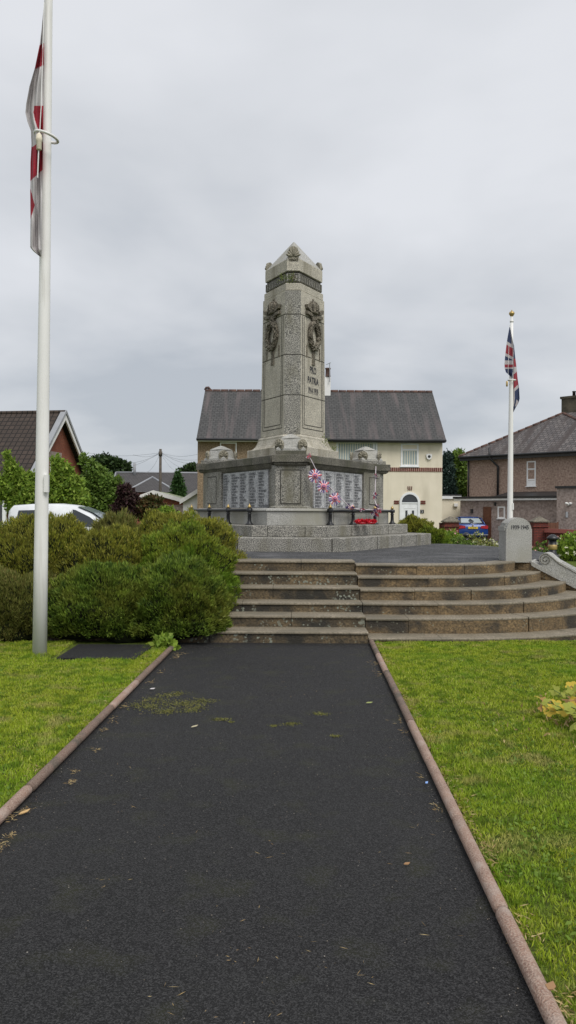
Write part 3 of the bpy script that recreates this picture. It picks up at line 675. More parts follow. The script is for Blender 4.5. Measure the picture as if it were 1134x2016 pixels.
# small weeds on the memorial
def tuft(name,c,n,L_,mat_,parent,spread=.05,up=1):
    P=np.array(c)+rng.normal(size=(n,3))*spread*np.array([1,.3,1]); D=rng.normal(size=(n,3))+np.array([0,-.5,up]); V,Fc=leaf_quads(P,D,rng.uniform(.5,1,n)*L_,L_*.3); return npmesh(name,V,Fc,mat_,parent)
M_weed=leafmat('weed_green',[(.12,.18,.03),(.20,.24,.05),(.08,.13,.025)])
M_clip=None
def weed(c,n,L_,s,lab):
    o=thing('wall_weed',lab,'plant',c); tu=tuft('leaves',c,n,L_,M_weed,o,s)
    return o
weed(tuple(at(557,548,17.55)),70,.06,.06,'yellow-green weed growing from the frieze near the top of the memorial')
weed(tuple(at(572,548,17.5)),90,.05,.05,'mossy green tuft clinging beside the carved rosette at the memorial head')
weed(tuple(at(643,868,18.3)),60,.06,.06,'small weed on the right shoulder of the memorial beside the flared base')
weed(tuple(at(656,884,18.2)),50,.05,.04,'tiny weed hanging at the foot of the flared base, lower right')

# railings
def post(label,p,grp):
    th=thing('rail_post',label,'post',p,0,grp); mb=MB(); mb.smooth=True
    h=.43
    K=.74; mb.lathe(p,[(a,b*K) for a,b in [(.085,0),(.085,.03),(.06,.05),(.05,.07),(.04,.11),(.036,.30),(.05,.315),(.036,.33),(.034,.36),(.062,.375),(.066,.40),(.066,.455),(.05,.47),(.02,.475)]],12); mb.build('shaft',M_black,th)
    mb=MB(); mb.smooth=True; mb.lathe(p+Vector((0,0,.35)),[(.012,0),(.034,.012),(.038,.035),(.028,.055),(.012,.065),(.014,.08),(.004,.095)],12); mb.build('gold_finial',M_gold,th)
    return th
RS=[at(491,1034,16.45),at(449,1032,17.3),at(412,1031,18.3),at(377,1030,19.4)]
RD=[at(650,1034,16.45),at(695,1033,17.25),at(738,1033,18.15),at(772,1032,19.1)]
for pts,side in ((RS,'left'),(RD,'right')):
    pts=[Vector((p.x,p.y,Z1)) for p in pts]
    for i,p in enumerate(pts):
        post(f"black iron rail post with gold ball finial, {['first','second','third','fourth'][i]} from the centre on the {side} railing",p,'railing posts round the memorial base')
    mb=MB(); mb.smooth=True; mb.tube([p+Vector((0,0,.31)) for p in pts],.03,8)
    tag(mb.build('top_rail',M_black),f'black iron handrail joining the {side} row of posts at the memorial base','rail')

# ------------------------------------------------------------------ bunting and wreaths
M_pink=plain('bunting_pink',(.75,.30,.33),.7)
def rosette_flag(c,rad,label,tilt=0):
    th=thing('union_rosette',label,'bunting flag',c,0,'union flag rosettes on the string'); xd=Vector((1,.25,0)).normalized(); zd=Vector((0,0,1)); nn=xd.cross(zd)
    if nn.y>0: nn=-nn
    mb=MB(); K=48
    for k in range(K):
        a0=2*PI*k/K+tilt; a1=2*PI*(k+1)/K+tilt; ph=(k*16//K)%4; mb.m=(0 if (k%12) in (0,1) else 1 if (k%12) in (2,3,10,11) else 2 if (k%12) in (4,5,7,8,9) else 1)
        ro=rad*(1+.12*math.sin(k*2.1)); f=lambda a,r_,o: c+xd*math.cos(a)*r_+zd*math.sin(a)*r_+nn*o
        mb.add([f(a0,rad*.3,.01),f(a0,ro,.012*math.sin(k*1.6)),f(a1,ro,.012*math.sin(k*1.6+1.6)),f(a1,rad*.3,.01)],[(0,1,2,3)])
        mb.add([f(a0,rad*.3,.0),f(a0,ro,.012*math.sin(k*1.6)-.004),f(a1,ro,.012*math.sin(k*1.6+1.6)-.004),f(a1,rad*.3,.0)],[(3,2,1,0)])
    mb.build('pleated_flag',[M_flagr2,M_flagw2,M_flagb2],th)
    mb=MB(); mb.m=0; mb.smooth=True; mb.tube([c+nn*.004,c+nn*.018],[rad*.50,rad*.48],14); mb.m=1; mb.tube([c+nn*.019,c+nn*.024],[rad*.3,rad*.28],14); mb.m=2; mb.tube([c+nn*.025,c+nn*.029],[rad*.16,rad*.15],10)
    mb.build('centre_disc',[M_pink,M_flagb2,M_flagr2],th)
    return th
M_flagr2=plain('bunting_red',(.60,.12,.15),.7); M_flagw2=plain('bunting_white',(.78,.70,.74),.7); M_flagb2=plain('bunting_blue',(.14,.10,.27),.7)
S=[at(606,895,16.0),at(612,905,16.0),at(622,925,16.1),at(645,955,16.3),at(668,978,16.5),at(688,998,16.7),at(697,1001,17.2),at(715,1003,17.5),at(738,1004,18.0)]
for p in S[:6]: p.y-=.05
mb=MB(); mb.smooth=True; mb.tube(S,.008,6); tag(mb.build('bunting_string',M_flagw2),'white bunting string falling from the memorial cornice to the right railing','bunting')
rosette_flag(at(620,937,15.95),.135,'upper union flag rosette hanging on the bunting string')
rosette_flag(at(637,958,16.05),.13,'middle union flag rosette hanging on the bunting string',.5)
rosette_flag(at(659,982,16.2),.125,'lower union flag rosette hanging on the bunting string',.9)
def crumple(c,r_,label,nm='paper_flag',n=26,flat=(1,1,1)):
    mb=MB(); rr=random.Random(sum(ord(ch)*(i+1) for i,ch in enumerate(label)))
    for i in range(n):
        mb.m=i%3; d=Vector((rr.gauss(0,1)*flat[0],rr.gauss(0,1)*flat[1],rr.gauss(0,1)*flat[2])).normalized(); b=c+d*r_*.3*rr.random(); s=d.cross(Vector((rr.random(),rr.random(),rr.random()))).normalized()
        e_=b+d*r_*rr.uniform(.6,1); mb.add([b,b*.5+e_*.5+s*r_*.3,e_,b*.5+e_*.5-s*r_*.3],[(0,1,2,3)])
    return tag(mb.build(nm,[M_flagr2,M_flagw2,M_flagb2]),label,'bunting flag')
o=crumple(at(608,898,15.9),.07,'small pink knot of ribbon where the bunting meets the cornice','ribbon_knot'); o.data.materials[2]=M_pink
crumple(at(690,999,16.7),.10,'crumpled union paper flag above the second post of the right railing',flat=(1.6,1,.7))
crumple(at(713,1003,17.4),.07,'small red and white paper flag tied midway along the right handrail',flat=(1.6,1,.6))
crumple(at(738,1008,17.9),.13,'crumpled pink and blue paper flag hanging below the third post of the right railing',flat=(.7,1,1.5),n=34)
crumple(at(745,1000,17.9),.12,'twisted striped paper flag draped over the handrail near its far end',flat=(.8,1,1.2),n=30)
crumple(at(738,975,17.95),.09,'pink and white paper flag halfway down the hanging string',flat=(.4,1,1.8))
crumple(at(740,938,18.0),.06,'narrow pink paper flag near the top of the hanging string',flat=(.3,1,1.8))
mb=MB(); mb.tube([at(740,918,18.05),at(739,950,18.0),at(738,985,17.95),at(744,1004,17.9)],.009,6); tag(mb.build('bunting_string',M_flagw2),'short white string hanging from the right corner cornice to the handrail','bunting')
def poppy_wreath(c,r_,label):
    th=thing('poppy_wreath',label,'wreath',c,0,'poppy wreaths on the memorial step'); n=420
    a=rng.uniform(0,2*PI,n); rr=r_*.72+rng.normal(size=n)*r_*.16
    tl=.12; P=np.stack([np.cos(a)*rr,np.sin(a)*rr*math.sin(tl+.6),np.sin(a)*rr*tl+.06],1)+np.array([0,0,.02])
    V,Fc=leaf_quads(P+np.array(c),rng.normal(size=(n,3))+np.array([0,-.6,.8]),rng.uniform(.03,.06,n),.045); npmesh('petals',V,Fc,M_poppy,th)
    mb=MB(); mb.smooth=True; mb.tube([Vector(c)+Vector((math.cos(k*PI/10)*r_*.7,math.sin(k*PI/10)*r_*.7*.85,math.sin(k*PI/10)*r_*.7*tl+.06)) for k in range(21)],.03,6); mb.build('wreath_ring',M_redlens,th)
poppy_wreath((X(712,16.7),16.65,Z1+.0),.15,'left red poppy wreath lying behind the right railing'); poppy_wreath((X(727,17.1),16.95,Z1+.0),.14,'right red poppy wreath lying behind the right railing')

# ------------------------------------------------------------------ flag poles and flags
def cloth(name,pts_fn,rows,cols,classify,mats,th,thick=.003):
    mb=MB(); mb.smooth=True
    for j in range(rows+1):
        for i in range(cols+1): mb.v.append(tuple(pts_fn(i/cols,j/rows)))
    for j in range(rows):
        for i in range(cols):
            k=j*(cols+1)+i; mb.f.append((k,k+cols+1,k+cols+2,k+1)); mb.mi.append(classify((i+.5)/cols,(j+.5)/rows)); mb.sm.append(True)
    o=mb.build(name,mats,th); return o
def interp(tab,y):
    for (a,b),(c,d) in zip(tab[:-1],tab[1:]):
        if y<=c: return b+(d-b)*(y-a)/(c-a)
    return tab[-1][1]
PD=8.64
pb=at(78,1297,PD); pt=at(96,-40,PD)
fpth=thing('flagpole','tall white tapered flagpole standing on the lawn left of the path','flagpole',(pb.x,pb.y,.0))
mb=MB(); mb.smooth=True
segs=[(0,.0775),(1.1,.0745),(2.4,.069),(4,.061),(5.6,.052),(7.2,.0445),(8.2,.040)]
mb.tube([Vector((pb.x+(pt.x-pb.x)*z/7.5,pb.y,z)) for z,_ in segs],[r_ for _,r_ in segs],24); mb.build('pole',M_pole,fpth)
mb=MB(); mb.smooth=True; p=Vector((pb.x,pb.y,8.2)); p.x=pb.x+(pt.x-pb.x)*8.2/7.5; mb.lathe(p,[(.03,0),(.07,.02),(.09,.07),(.07,.12),(.02,.15)]); mb.build('gold_finial',M_gold,fpth)
mb=MB(); c=at(92,952,PD-.06); mb.box(c.x-.022,c.x+.022,c.y-.03,c.y+.02,c.z-.095,c.z+.095); mb.build('cleat_cover',M_white,fpth)
# retaining ring, counterweight
mb=MB(); mb.smooth=True; c=at(88,277,PD)
mb.tube([c+Vector((-.07+.12*(1-math.cos(R(k*20))) ,-.12*math.sin(R(k*20))-.10,.03-.07*math.sin(R(k*10))**2)) for k in range(0,19)],.016,8); mb.build('retaining_ring',M_white,fpth)
mb=MB(); mb.smooth=True; c=at(77,279,PD-.22); mb.lathe(c-Vector((0,0,.09)),[(.02,0),(.028,.01),(.028,.09),(.034,.10),(.034,.13),(.03,.135),(.03,.16),(.012,.18)],12); mb.build('counterweight',M_cream,fpth)
mb=MB(); mb.tube([at(87,5,PD-.10),at(84,100,PD-.14),at(81,210,PD-.22),at(78,262,PD-.22)],.005,5); mb.tube([at(76,296,PD-.22),at(74,350,PD-.22)],.007,5); mb.split('halyard',M_white,fpth)
fl=thing('hanging_flag','limp white flag with red cross hanging folded down the tall left pole','flag',at(84,300,PD-.05))
tabL=[(4,87),(60,81.5),(88,78),(132,69),(170,58),(205,51.5),(222,50),(240,54),(258,61),(285,62),(320,60),(380,59.5),(430,60),(487,59.5),(494,65),(505,78)]
tabL[0]=(4,87)
def fp(s,q):
    v=4+501*q; x0=interp(tabL,v); x1=88-.012*v
    if x1-x0<1: x1=x0+1
    u=x0+(x1-x0)*s
    amp=min(.11,(x1-x0)*.006); return at(u,v,PD-.065-amp*(.6+.55*math.sin(s*9+v*.014)+.15*math.sin(s*23-v*.03)))
def fc(s,q):
    v=4+501*q; x0=interp(tabL,v); x1=88-.012*v; u=x0+(x1-x0)*s
    if v<135: return 1 if (v>88+(80-u)*.4 and v<132+(78-u)*.5) else 0
    if v<208: return 0
    if v<262:
        edge=interp([(208,67),(222,66),(235,68.5),(250,73),(262,80)],v); return 1 if u>edge else 0
    if v<290+(82-u)*0: return 1 if v>275+(80-u)*-.0+max(0,(78-u))*.0+(u<72)*8+(72-u)*.8 and u<90 and v>280 else 0
    if v<360: return 1 if v<338+(80-u)*.9 else 0
    if 372<v<432: return 1 if u<60+8.5*min(1,(v-372)/32) - max(0,(v-404)/28*8.5) else 0
    return 0
cloth('flag_cloth',fp,260,56,fc,[M_flagw,M_flagr],fl)

# right stone block and flagpole
BD=12.6; bx0,bx1=X(996,BD,1100),X(1047,BD,1100)
sb=thing('flagpole_stone','pale granite block with arched top carved 1939-1945 at the head of the steps','memorial stone',((bx0+bx1)/2,BD+.2,PZ))
zt=Z(1019,BD,1022); zsld=Z(1040,BD,1022); bw=bx1-bx0
out=[(bx0,PZ-.02),(bx1,PZ-.02),(bx1,zsld-.02)]
for k in range(13):
    a=R(8+k*(164/12)); out.append(((bx0+bx1)/2+bw*.485*math.cos(a),zsld-.03+(zt-zsld+.03)*math.sin(a)))
out.append((bx0,zsld-.02))
mb=MB(); mb.loft([[Vector((x,y,z)) for x,z in out] for y in (BD,BD+.42)][::-1]); mb.build('block',G_light,sb)
mb=MB(); mb.box(bx0-.012,bx0+.10,BD+.06,BD+.44,zsld-.05,zsld+.03); mb.box(bx0+.02,bx0+.16,BD+.1,BD+.40,zsld+.03,zsld+.085); mb.build('shoulder',G_light,sb)
mb=MB(); put_text(mb,'1939·1945',.092,Vector(((bx0+bx1)/2+.01,BD-.003,Z(1042,BD,1022))),Vector((1,0,0)),Vector((0,0,1)),.95,align='CENTER',sx=.8,bold=.002); mb.build('lettering',M_letter,sb)
P2D=12.95; q0=at(1004,1030,P2D); q1=at(1007.5,620,P2D)
rp_=thing('flagpole','white flagpole with gold finial rising behind the 1939-1945 stone','flagpole',(q0.x,q0.y,PZ))
mb=MB(); mb.smooth=True; zt_=q1.z
pp=[(PZ-.02,.048),(1.6,.046),(2.5,.042),(3.6,.034),(4.4,.028),(zt_-.12,.0245)]
lx=lambda z:q0.x+(q1.x-q0.x)*(z-q0.z)/(q1.z-q0.z)
mb.tube([Vector((lx(z),P2D,z)) for z,_ in pp],[r_ for _,r_ in pp],18); mb.build('pole',M_pole,rp_)
mb=MB(); mb.smooth=True; mb.lathe(Vector((lx(zt_),P2D,zt_-.12)),[(.03,0),(.033,.01),(.03,.03),(.018,.035),(.02,.09)],12); mb.build('pole_cap',M_white,rp_)
mb=MB(); mb.smooth=True; mb.lathe(Vector((lx(zt_),P2D,zt_-.03)),[(.015,0),(.03,.02),(.046,.045),(.046,.06),(.035,.08),(.012,.09),(.008,.11)],12); mb.build('gold_finial',M_gold,rp_)
mb=MB(); mb.smooth=True; c=at(1003,749,P2D); mb.tube([c+Vector((-.03+.06*(1-math.cos(R(k*30))),-.05*math.sin(R(k*30))-.03,0)) for k in range(13)],.011,6); mb.build('retaining_ring',M_white,rp_)
mb=MB(); mb.smooth=True; c=at(998,755,P2D-.06); mb.lathe(c-Vector((0,0,.05)),[(.01,0),(.016,.01),(.016,.08),(.008,.09)],10); mb.build('counterweight',M_gold,rp_)
mb=MB(); c=at(1009.5,997,P2D-.03); mb.box(c.x-.012,c.x+.012,c.y-.02,c.y+.02,c.z-.055,c.z+.055); mb.build('cleat_cover',M_white,rp_)
mb=MB(); mb.tube([at(1003,640,P2D-.04),at(1000,745,P2D-.06)],.003,5); mb.split('halyard',M_white,rp_)
uf=thing('hanging_flag','limp union flag in red, white and blue hanging from the right pole','flag',at(1008,720,P2D))
def urow(tab,v): return interp(tab,v)
tA=[(644,1003),(660,1000),(675,997.5),(700,994.5),(715,993.2),(725,993.5),(733,996),(745,1009)]
def ufp(s,q):
    v=644+101*q; x0=urow(tA,v); x1=1004+min(6,(v-644)*.2)
    if v>733: x1=max(x0+.5,1009.5)
    u=x0+(x1-x0)*s; return at(u,v,P2D-.05-.025*math.sin(s*5+v*.03))
def ufc(s,q):
    v=644+101*q; u=urow(tA,v)+s*14; k=v-(u-1000)*.62
    if k<673: return 2 if not (s>.75 and v>655) else 0
    if k<680: return 0
    if k<698: return 1
    if k<704: return 0
    if v<710: return 2
    if v<717.5: return 0
    if v<723: return 1
    if v<726: return 0
    return 2
UM=[plain('dull_white_cloth',(.44,.41,.42),.9),plain('dull_red_cloth',(.27,.03,.045),.9),M_flagb]
cloth('flag_cloth',ufp,140,28,ufc,UM,uf)
tB=[(650,1005),(680,1012),(700,1014),(720,1016.5),(745,1019),(765,1022),(785,1023),(793,1021),(803,1015),(812,1010.5)]
def ufp2(s,q):
    v=648+163*q; x1=interp(tB,v); x0=1003.5+min(5,(v-648)*.15); x0=min(x0,x1-.5); u=x0+(x1-x0)*s
    return at(u,v,P2D+.06+.03*math.sin(s*6+v*.02)-(.0 if v<745 else .0))
def ufc2(s,q):
    v=648+163*q; x1=interp(tB,v); u=1008+(x1-1008)*s
    if v<690: return 2 if s>.45 else (0 if s>.2 else 1)
    if v<700: return 0 if s<.5 else 2
    if v<722: return 1 if s>.1 and v>706 else 2
    if v<740-(u-1008)*.9: return 0 if s>.2 else 2
    if v<768-(u-1008)*.9: return 1
    if v<775-(u-1008)*.9: return 0
    if s<.35 and v<800: return 0
    if v<790+(u-1015)*1.2-6: return 2
    if v<800: return 0 if s>.6 else 2
    return 2
cloth('flag_cloth',ufp2,180,24,ufc2,UM,uf)
for o in [o for o in bpy.data.objects if o.name.startswith('flag_cloth')]:
    o.data.update()

# ------------------------------------------------------------------ houses
def window(parent,x0,x1,z0,z1,y,name='window',fr=.06,blinds=False,mull=(),trans=(),glass=None,dep=.06,label=None,T=None):
    """window frame (with mullions) in plane y facing -Y; T optional transform"""
    mb=MB(); g=lambda *a:mb.box(*a,M=T)
    g(x0,x1,y-.03,y+dep,z1-fr,z1); g(x0,x1,y-.03,y+dep,z0,z0+fr); g(x0,x0+fr,y-.03,y+dep,z0+fr,z1-fr); g(x1-fr,x1,y-.03,y+dep,z0+fr,z1-fr)
    for m in mull: g(m-fr*.45,m+fr*.45,y-.025,y+dep,z0+fr,z1-fr)
    for t,a,b in trans: g(a,b,y-.024,y+dep,t-fr*.5,t+fr*.5)
    o=mb.build(name,M_upvc,parent)
    if label: o['label']=label
    mb=MB(); mb.box(x0+fr*.5,x1-fr*.5,y+.015,y+.03,z0+fr*.5,z1-fr*.5,M=T); mb.build('pane',glass or M_glass,o)
    mb=MB(); mb.box(x0-.05,x1+.05,y-.08,y+.02,z0-.05,z0-.004,M=T); mb.build('sill',M_upvc,o)
    if blinds:
        mb=MB(); x=x0+fr+.03
        while x<x1-fr-.03: mb.box(x,x+.085,y-.002,y+.012,z0+fr+.01,blinds if blinds is not True else z1-fr-.01,M=T); x+=.125
        mb.build('blind',M_blind,o)
    return o
M_blind=plain('vertical_blind',(.33,.40,.41),.8)
HD=41.0
def slope_roof(mb,x0,x1,ye,ze,yr,zr,yb,zb,t=.1):
    """gable roof along x"""
    mb.add([(x0,ye,ze),(x1,ye,ze),(x1,yr,zr),(x0,yr,zr),(x0,yb,zb),(x1,yb,zb),(x0,ye,ze-t),(x1,ye,ze-t),(x1,yr,zr-t),(x0,yr,zr-t),(x0,yb,zb-t),(x1,yb,zb-t)],
      [(0,1,2,3),(3,2,5,4),(7,6,9,8),(8,9,10,11),(6,7,1,0),(10,4,5,11),(0,3,9,6),(3,4,10,9),(2,1,7,8),(5,2,8,11)])
ze=Z(864,HD-.35,567); zr=Z(770,HD+3.6,567); xl=X(389,HD,900); xm=X(640,HD,900); xr=X(871,HD,900); rxl=X(387,HD-.35,864)+0; rxr=X(878,HD-.35,866)
def house_half(name,label,x0,x1,rx0,rx1,wm,fascia):
    th=thing(name,label,'house',((x0+x1)/2,HD,0)); mb=MB(); mb.prism([(x0,HD),(x1,HD),(x1,HD+7.2),(x0,HD+7.2)],-.1,ze-.02)
    mb.add([(x0,HD,ze-.02),(x0,HD+7.2,ze-.02),(x0,HD+3.6,zr-.15)],[(0,1,2)]); mb.add([(x1,HD,ze-.02),(x1,HD+7.2,ze-.02),(x1,HD+3.6,zr-.15)],[(0,2,1)])
    mb.build('wall',wm,th)
    mb=MB(); slope_roof(mb,rx0,rx1,HD-.38,ze,HD+3.6,zr,HD+7.58,ze); rf=mb.build('roof',M_slate,th)
    mb=MB(); mb.smooth=True; x=rx0; 
    while x<rx1-.1: e2=min(rx1,x+.44); mb.tube([(x+.01,HD+3.6,zr-.01),(e2-.01,HD+3.6,zr-.01+random.uniform(-.012,.012))],.095,8); x+=.45
    mb.build('ridge_tiles',M_ridge,rf)
    mb=MB(); mb.box(rx0+.02,rx1-.02,HD-.40,HD-.34,ze-.15,ze-.02); mb.box(rx0+.02,rx1-.02,HD-.34,HD,ze-.14,ze-.11); mb.build('fascia',fascia,th)
    mb=MB(); mb.smooth=True; mb.tube([(rx0,HD-.45,ze-.06),(rx1,HD-.45,ze-.06)],.06,8); mb.build('gutter',M_gutter,th)
    return th,rf
hp,rfp=house_half('semi_detached_house','tan pebbledashed half of the slate-roofed pair behind the memorial, left side',xl,xm-.003,rxl,xm-.003,M_pebtan,M_white)
hc,rfc=house_half('semi_detached_house','cream rendered half of the slate-roofed pair with arched white door, right side',xm+.003,xr,xm+.003,rxr,M_cream,M_gutter)
mb=MB(); mb.smooth=True; c=at(406,765,HD+3.6); mb.tube([(c.x-.1,c.y,zr+.05),(c.x,c.y,zr+.16),(c.x+.12,c.y,zr+.17),(c.x+.25,c.y,zr+.05)],[.04,.07,.08,.05],8); mb.build('ridge_finial',M_ridge,rfp)
def hx(u,v=900): return X(u,HD,v)
def hz(v,u=700): return Z(v,HD,u)
window(hp,hx(433),hx(466),hz(908,450),hz(871,450),HD-.0)
window(hc,hx(662),hx(743),hz(935,700),hz(869,700),HD,blinds=True,mull=(hx(736),),fr=.10)
window(hc,hx(789),hx(824),hz(918,806),hz(873,806),HD,blinds=hz(888,806),trans=((hz(885.5,806),hx(789),hx(824)),),glass=M_glassd,fr=.085)
mb=MB(); mb.box(hx(757,925),xr-.0,HD-.028,HD+.02,hz(928.5,810),hz(920.5,810)); mb.build('brick_band',M_band,hc)
# arched door
dx=hx(806.5,1000); 
mb=MB()
def archring(r0,r1,zc,y0,y1,n=14):
    ps=[]
    for rr,aa in ((r1,range(n+1)),(r0,range(n,-1,-1))):
        for k in aa: a=PI*k/n; ps.append((dx+rr*math.cos(a),zc+rr*math.sin(a)))
    for k in range(n):
        q=[ps[k],ps[k+1],ps[2*n-k],ps[2*n+1-k]]; mb.loft([[Vector((x,y,z)) for x,z in q] for y in (y1,y0)])
zc=hz(989,806)
archring(.42,.53,zc,HD-.07,HD+.02)
mb.box(dx-.53,dx-.42,HD-.07,HD+.02,-.1,zc); mb.box(dx+.42,dx+.53,HD-.07,HD+.02,-.1,zc); mb.box(dx-.42,dx+.42,HD-.06,HD+.02,zc-.06,zc+.0)
dfm=mb.build('door_frame',M_upvc,hc)
mb=MB(); mb.add([(dx+.43*math.cos(PI*k/12),HD-.015,zc+.43*math.sin(PI*k/12)) for k in range(13)],[tuple(range(13))]); mb.build('fanlight',M_glassd,dfm)
mb=MB(); mb.box(dx-.42,dx+.42,HD-.035,HD+.01,-.05,zc-.062); mb.box(dx-.30,dx+.30,HD-.045,HD-.03,zc-.30,zc-.27); dr=mb.build('door',M_upvc,hc)
mb=MB()
for s in (-.17,.17): mb.box(dx+s-.055,dx+s+.055,HD-.05,HD-.03,zc-1.5,zc-.42)
mb.split('glazed_strip',M_glassd,dr)
mb=MB()
for s in (-.10,0,.10): mb.add([(dx+s*.8-.022,HD-.03,zc+.62),(dx+s*.8+.022,HD-.03,zc+.62),(dx+s+.024,HD-.03,zc+.84),(dx+s-.024,HD-.03,zc+.84)],[(0,1,2,3)])
for s in (-1,1):
    for k in (0,1): mb.add([(dx+s*.56,HD-.03,zc-.09+k*.1),(dx+s*.82,HD-.03,zc-.09+k*.1),(dx+s*.82,HD-.03,zc-.01+k*.1),(dx+s*.56,HD-.03,zc-.01+k*.1)][::s],[(0,1,2,3)])
mb.split('keystone_brick',M_brickw,hc)
mb=MB(); c=(hx(831,1006),hz(1007,831)); mb.box(c[0]-.09,c[0]+.09,HD-.03,HD-.001,c[1]-.09,c[1]+.09); np_=mb.build('number_plate',M_gutter,hc)
mb=MB(); put_text(mb,'2',.15,(c[0]-.04,HD-.034,c[1]-.05),Vector((1,0,0)),Vector((0,0,1))); mb.build('number',M_upvc,np_)
mb=MB(); c=at(844.5,899,HD); out=[(0,-.17),(.1,-.12),(.15,0),(.15,.11),(.08,.14),(0,.15),(-.08,.14),(-.15,.11),(-.15,0),(-.1,-.12)]
plate(mb,out,Vector((c.x,HD-.01,c.z)),Vector((1,0,0)),Vector((0,0,1)),Vector((0,-1,0)),.08); ab=mb.build('alarm_box',M_white,hc)
mb=MB(); mb.smooth=True; mb.tube([(c.x,HD-.095,c.z+.0),(c.x,HD-.105,c.z)],[.075,.06],12); mb.build('alarm_emblem',M_gutter,ab)
# chimney with pot and aerial
cx=X(640,44.6,760); mb=MB(); mb.box(cx-.75,X(650,44.6,760),44.2,45.0,zr-.3,Z(744,44.6,640)); ch=mb.build('chimney',M_white,hc)
mb=MB(); mb.smooth=True; c=Vector((X(645,44.6,740),44.3,Z(744,44.6,640))); mb.lathe(c,[(.15,0),(.17,.02),(.14,.06),(.13,.42),(.16,.44),(.16,.50),(.11,.51)],12); mb.build('chimney_pot',M_ridge,ch)
mb=MB(); a=at(649,752,44.1); b=at(649,714,44.1); mb.tube([a,b],.025,6); mb.tube([at(642,718,44.1),at(651,714,44.1)],.02,5); mb.tube([at(643,740,44.4),at(651,747,44.4)],.02,5); mb.tube([at(650,738,44.4),at(646,749,44.4)],.03,5); mb.build('television_aerial',M_lead,ch)

# garage between the houses
GD=50
ga=thing('garage','low cream garage with white fascia between the cream house and the pebbledashed house','garage',(X(888,GD),GD,0))
gx0,gx1=X(866,GD,1000),X(907,GD,1000); gzt=Z(976,GD,890)
mb=MB(); mb.prism([(gx0,GD),(gx1,GD),(gx1,GD+5),(gx0,GD+5)],-.1,gzt-.15); mb.build('wall',M_cream,ga)
mb=MB(); mb.box(gx0-.1,gx1+.02,GD-.1,GD+5,gzt-.2,gzt); mb.build('fascia',M_upvc,ga)
mb=MB(); mb.box(gx0-.1,gx1+.02,GD-.12,GD+5,gzt+.003,gzt+.08); mb.build('roof',M_gutter,ga)
mb=MB(); c=at(897,994,GD); mb.box(c.x-.12,c.x+.12,GD-.15,GD-.002,c.z-.1,c.z+.1); mb.build('wall_lamp',M_white,ga)

# right pebbledashed house: rotated
RC=Vector((X(920,52,950),52,0)); RA=math.atan2(-.70,.71)
rh=thing('hipped_house','large pink pebbledashed house with hipped slate roof and low extension on the right','house',RC,RA)
T=Matrix.Translation(RC)@Matrix.Rotation(RA,4,'Z')
ezl=Z(899,52,915); W_=10.6
mb=MB(); mb.box(0,W_,0,7.6,-.1,ezl-.1,M=T); mb.build('wall',M_pebpink,rh)
apx=T@Vector((5.25,3.8,0)); azt=8.15
mb=MB(); e0=-.4; E=[Vector((e0,e0,ezl)),Vector((W_-e0,e0,ezl)),Vector((W_-e0,8.0,ezl)),Vector((e0,8.0,ezl)),Vector((4.8,3.75,azt)),Vector((5.6,3.8,azt))]
dn=[p-Vector((0,0,.12)) for p in E[:4]]
mb.add([T@p for p in E+dn],[(0,1,4),(1,2,5,4),(2,3,5),(3,0,4,5),(6,9,8,7),(0,6,7,1),(1,7,8,2),(2,8,9,3),(3,9,6,0)]); rf=mb.build('roof',M_slate2,rh)
mb=MB(); mb.smooth=True
for a,b in ((E[0],E[4]),(E[1],E[4]),(E[3],E[4])):
    n=14
    for k in range(n): mb.tube([T@(a+(b-a)*(k/n)),T@(a+(b-a)*((k+.93)/n))],[.10,.085],7)
mb.build('hip_tiles',M_ridge,rf)
mb=MB(); mb.smooth=True; mb.tube([T@Vector((e0,e0-.05,ezl-.06)),T@Vector((W_-e0,e0-.05,ezl-.06))],.07,8); mb.build('gutter',M_gutter,rh)
mb=MB(); mb.box(e0+.03,W_-e0,e0+.02,e0+.06,ezl-.3,ezl-.121,M=T); mb.build('fascia',M_gutter,rh)
mb=MB(); mb.smooth=True
mb.tube([T@Vector((.15,-.1,ezl-.2)),T@Vector((.15,-.1,2.4))],.05,6)
mb.build('drainpipe',M_gutter,rh); mb=MB(); mb.smooth=True; mb.tube([T@Vector((1.9,-.5,ezl+.45)),T@Vector((1.9,-.42,ezl-.2)),T@Vector((2.3,-.1,ezl-.75)),T@Vector((2.3,-.1,2.5))],.075,6); mb.build('drainpipe',M_gutter,rh)
# upper narrow window
window(rh,4.25,4.85,3.3,4.85,0,trans=((4.35,4.25,4.85),(3.7,4.25,4.85)),glass=M_glassd,T=T,fr=.08)
mb=MB(); mb.box(4.33,4.77,-.04,.0,3.37,3.64,M=T); mb.build('white_panel',M_upvc,rh)
# chimney
mb=MB(); cT=T@Matrix.Translation((5.0,4.7,0)); mb.box(-.55,1.2,-.45,.45,6.6,9.15,M=cT); mb.box(-.62,1.27,-.52,.52,9.15,9.3,M=cT); ch=mb.build('chimney',mat('sooty_chimney_render',(.13,.11,.08),(.06,.055,.04),scale=2,rough=.95,stain=(.035,.03,.025),stain_s=1.2,bump=.5),rh)
mb=MB(); mb.smooth=True
for s in (0.1,.75): mb.lathe(cT@Vector((s,0,9.3)),[(.11,0),(.10,.28),(.13,.3),(.12,.36)],10)
mb.build('chimney_pot',M_gutter,ch)
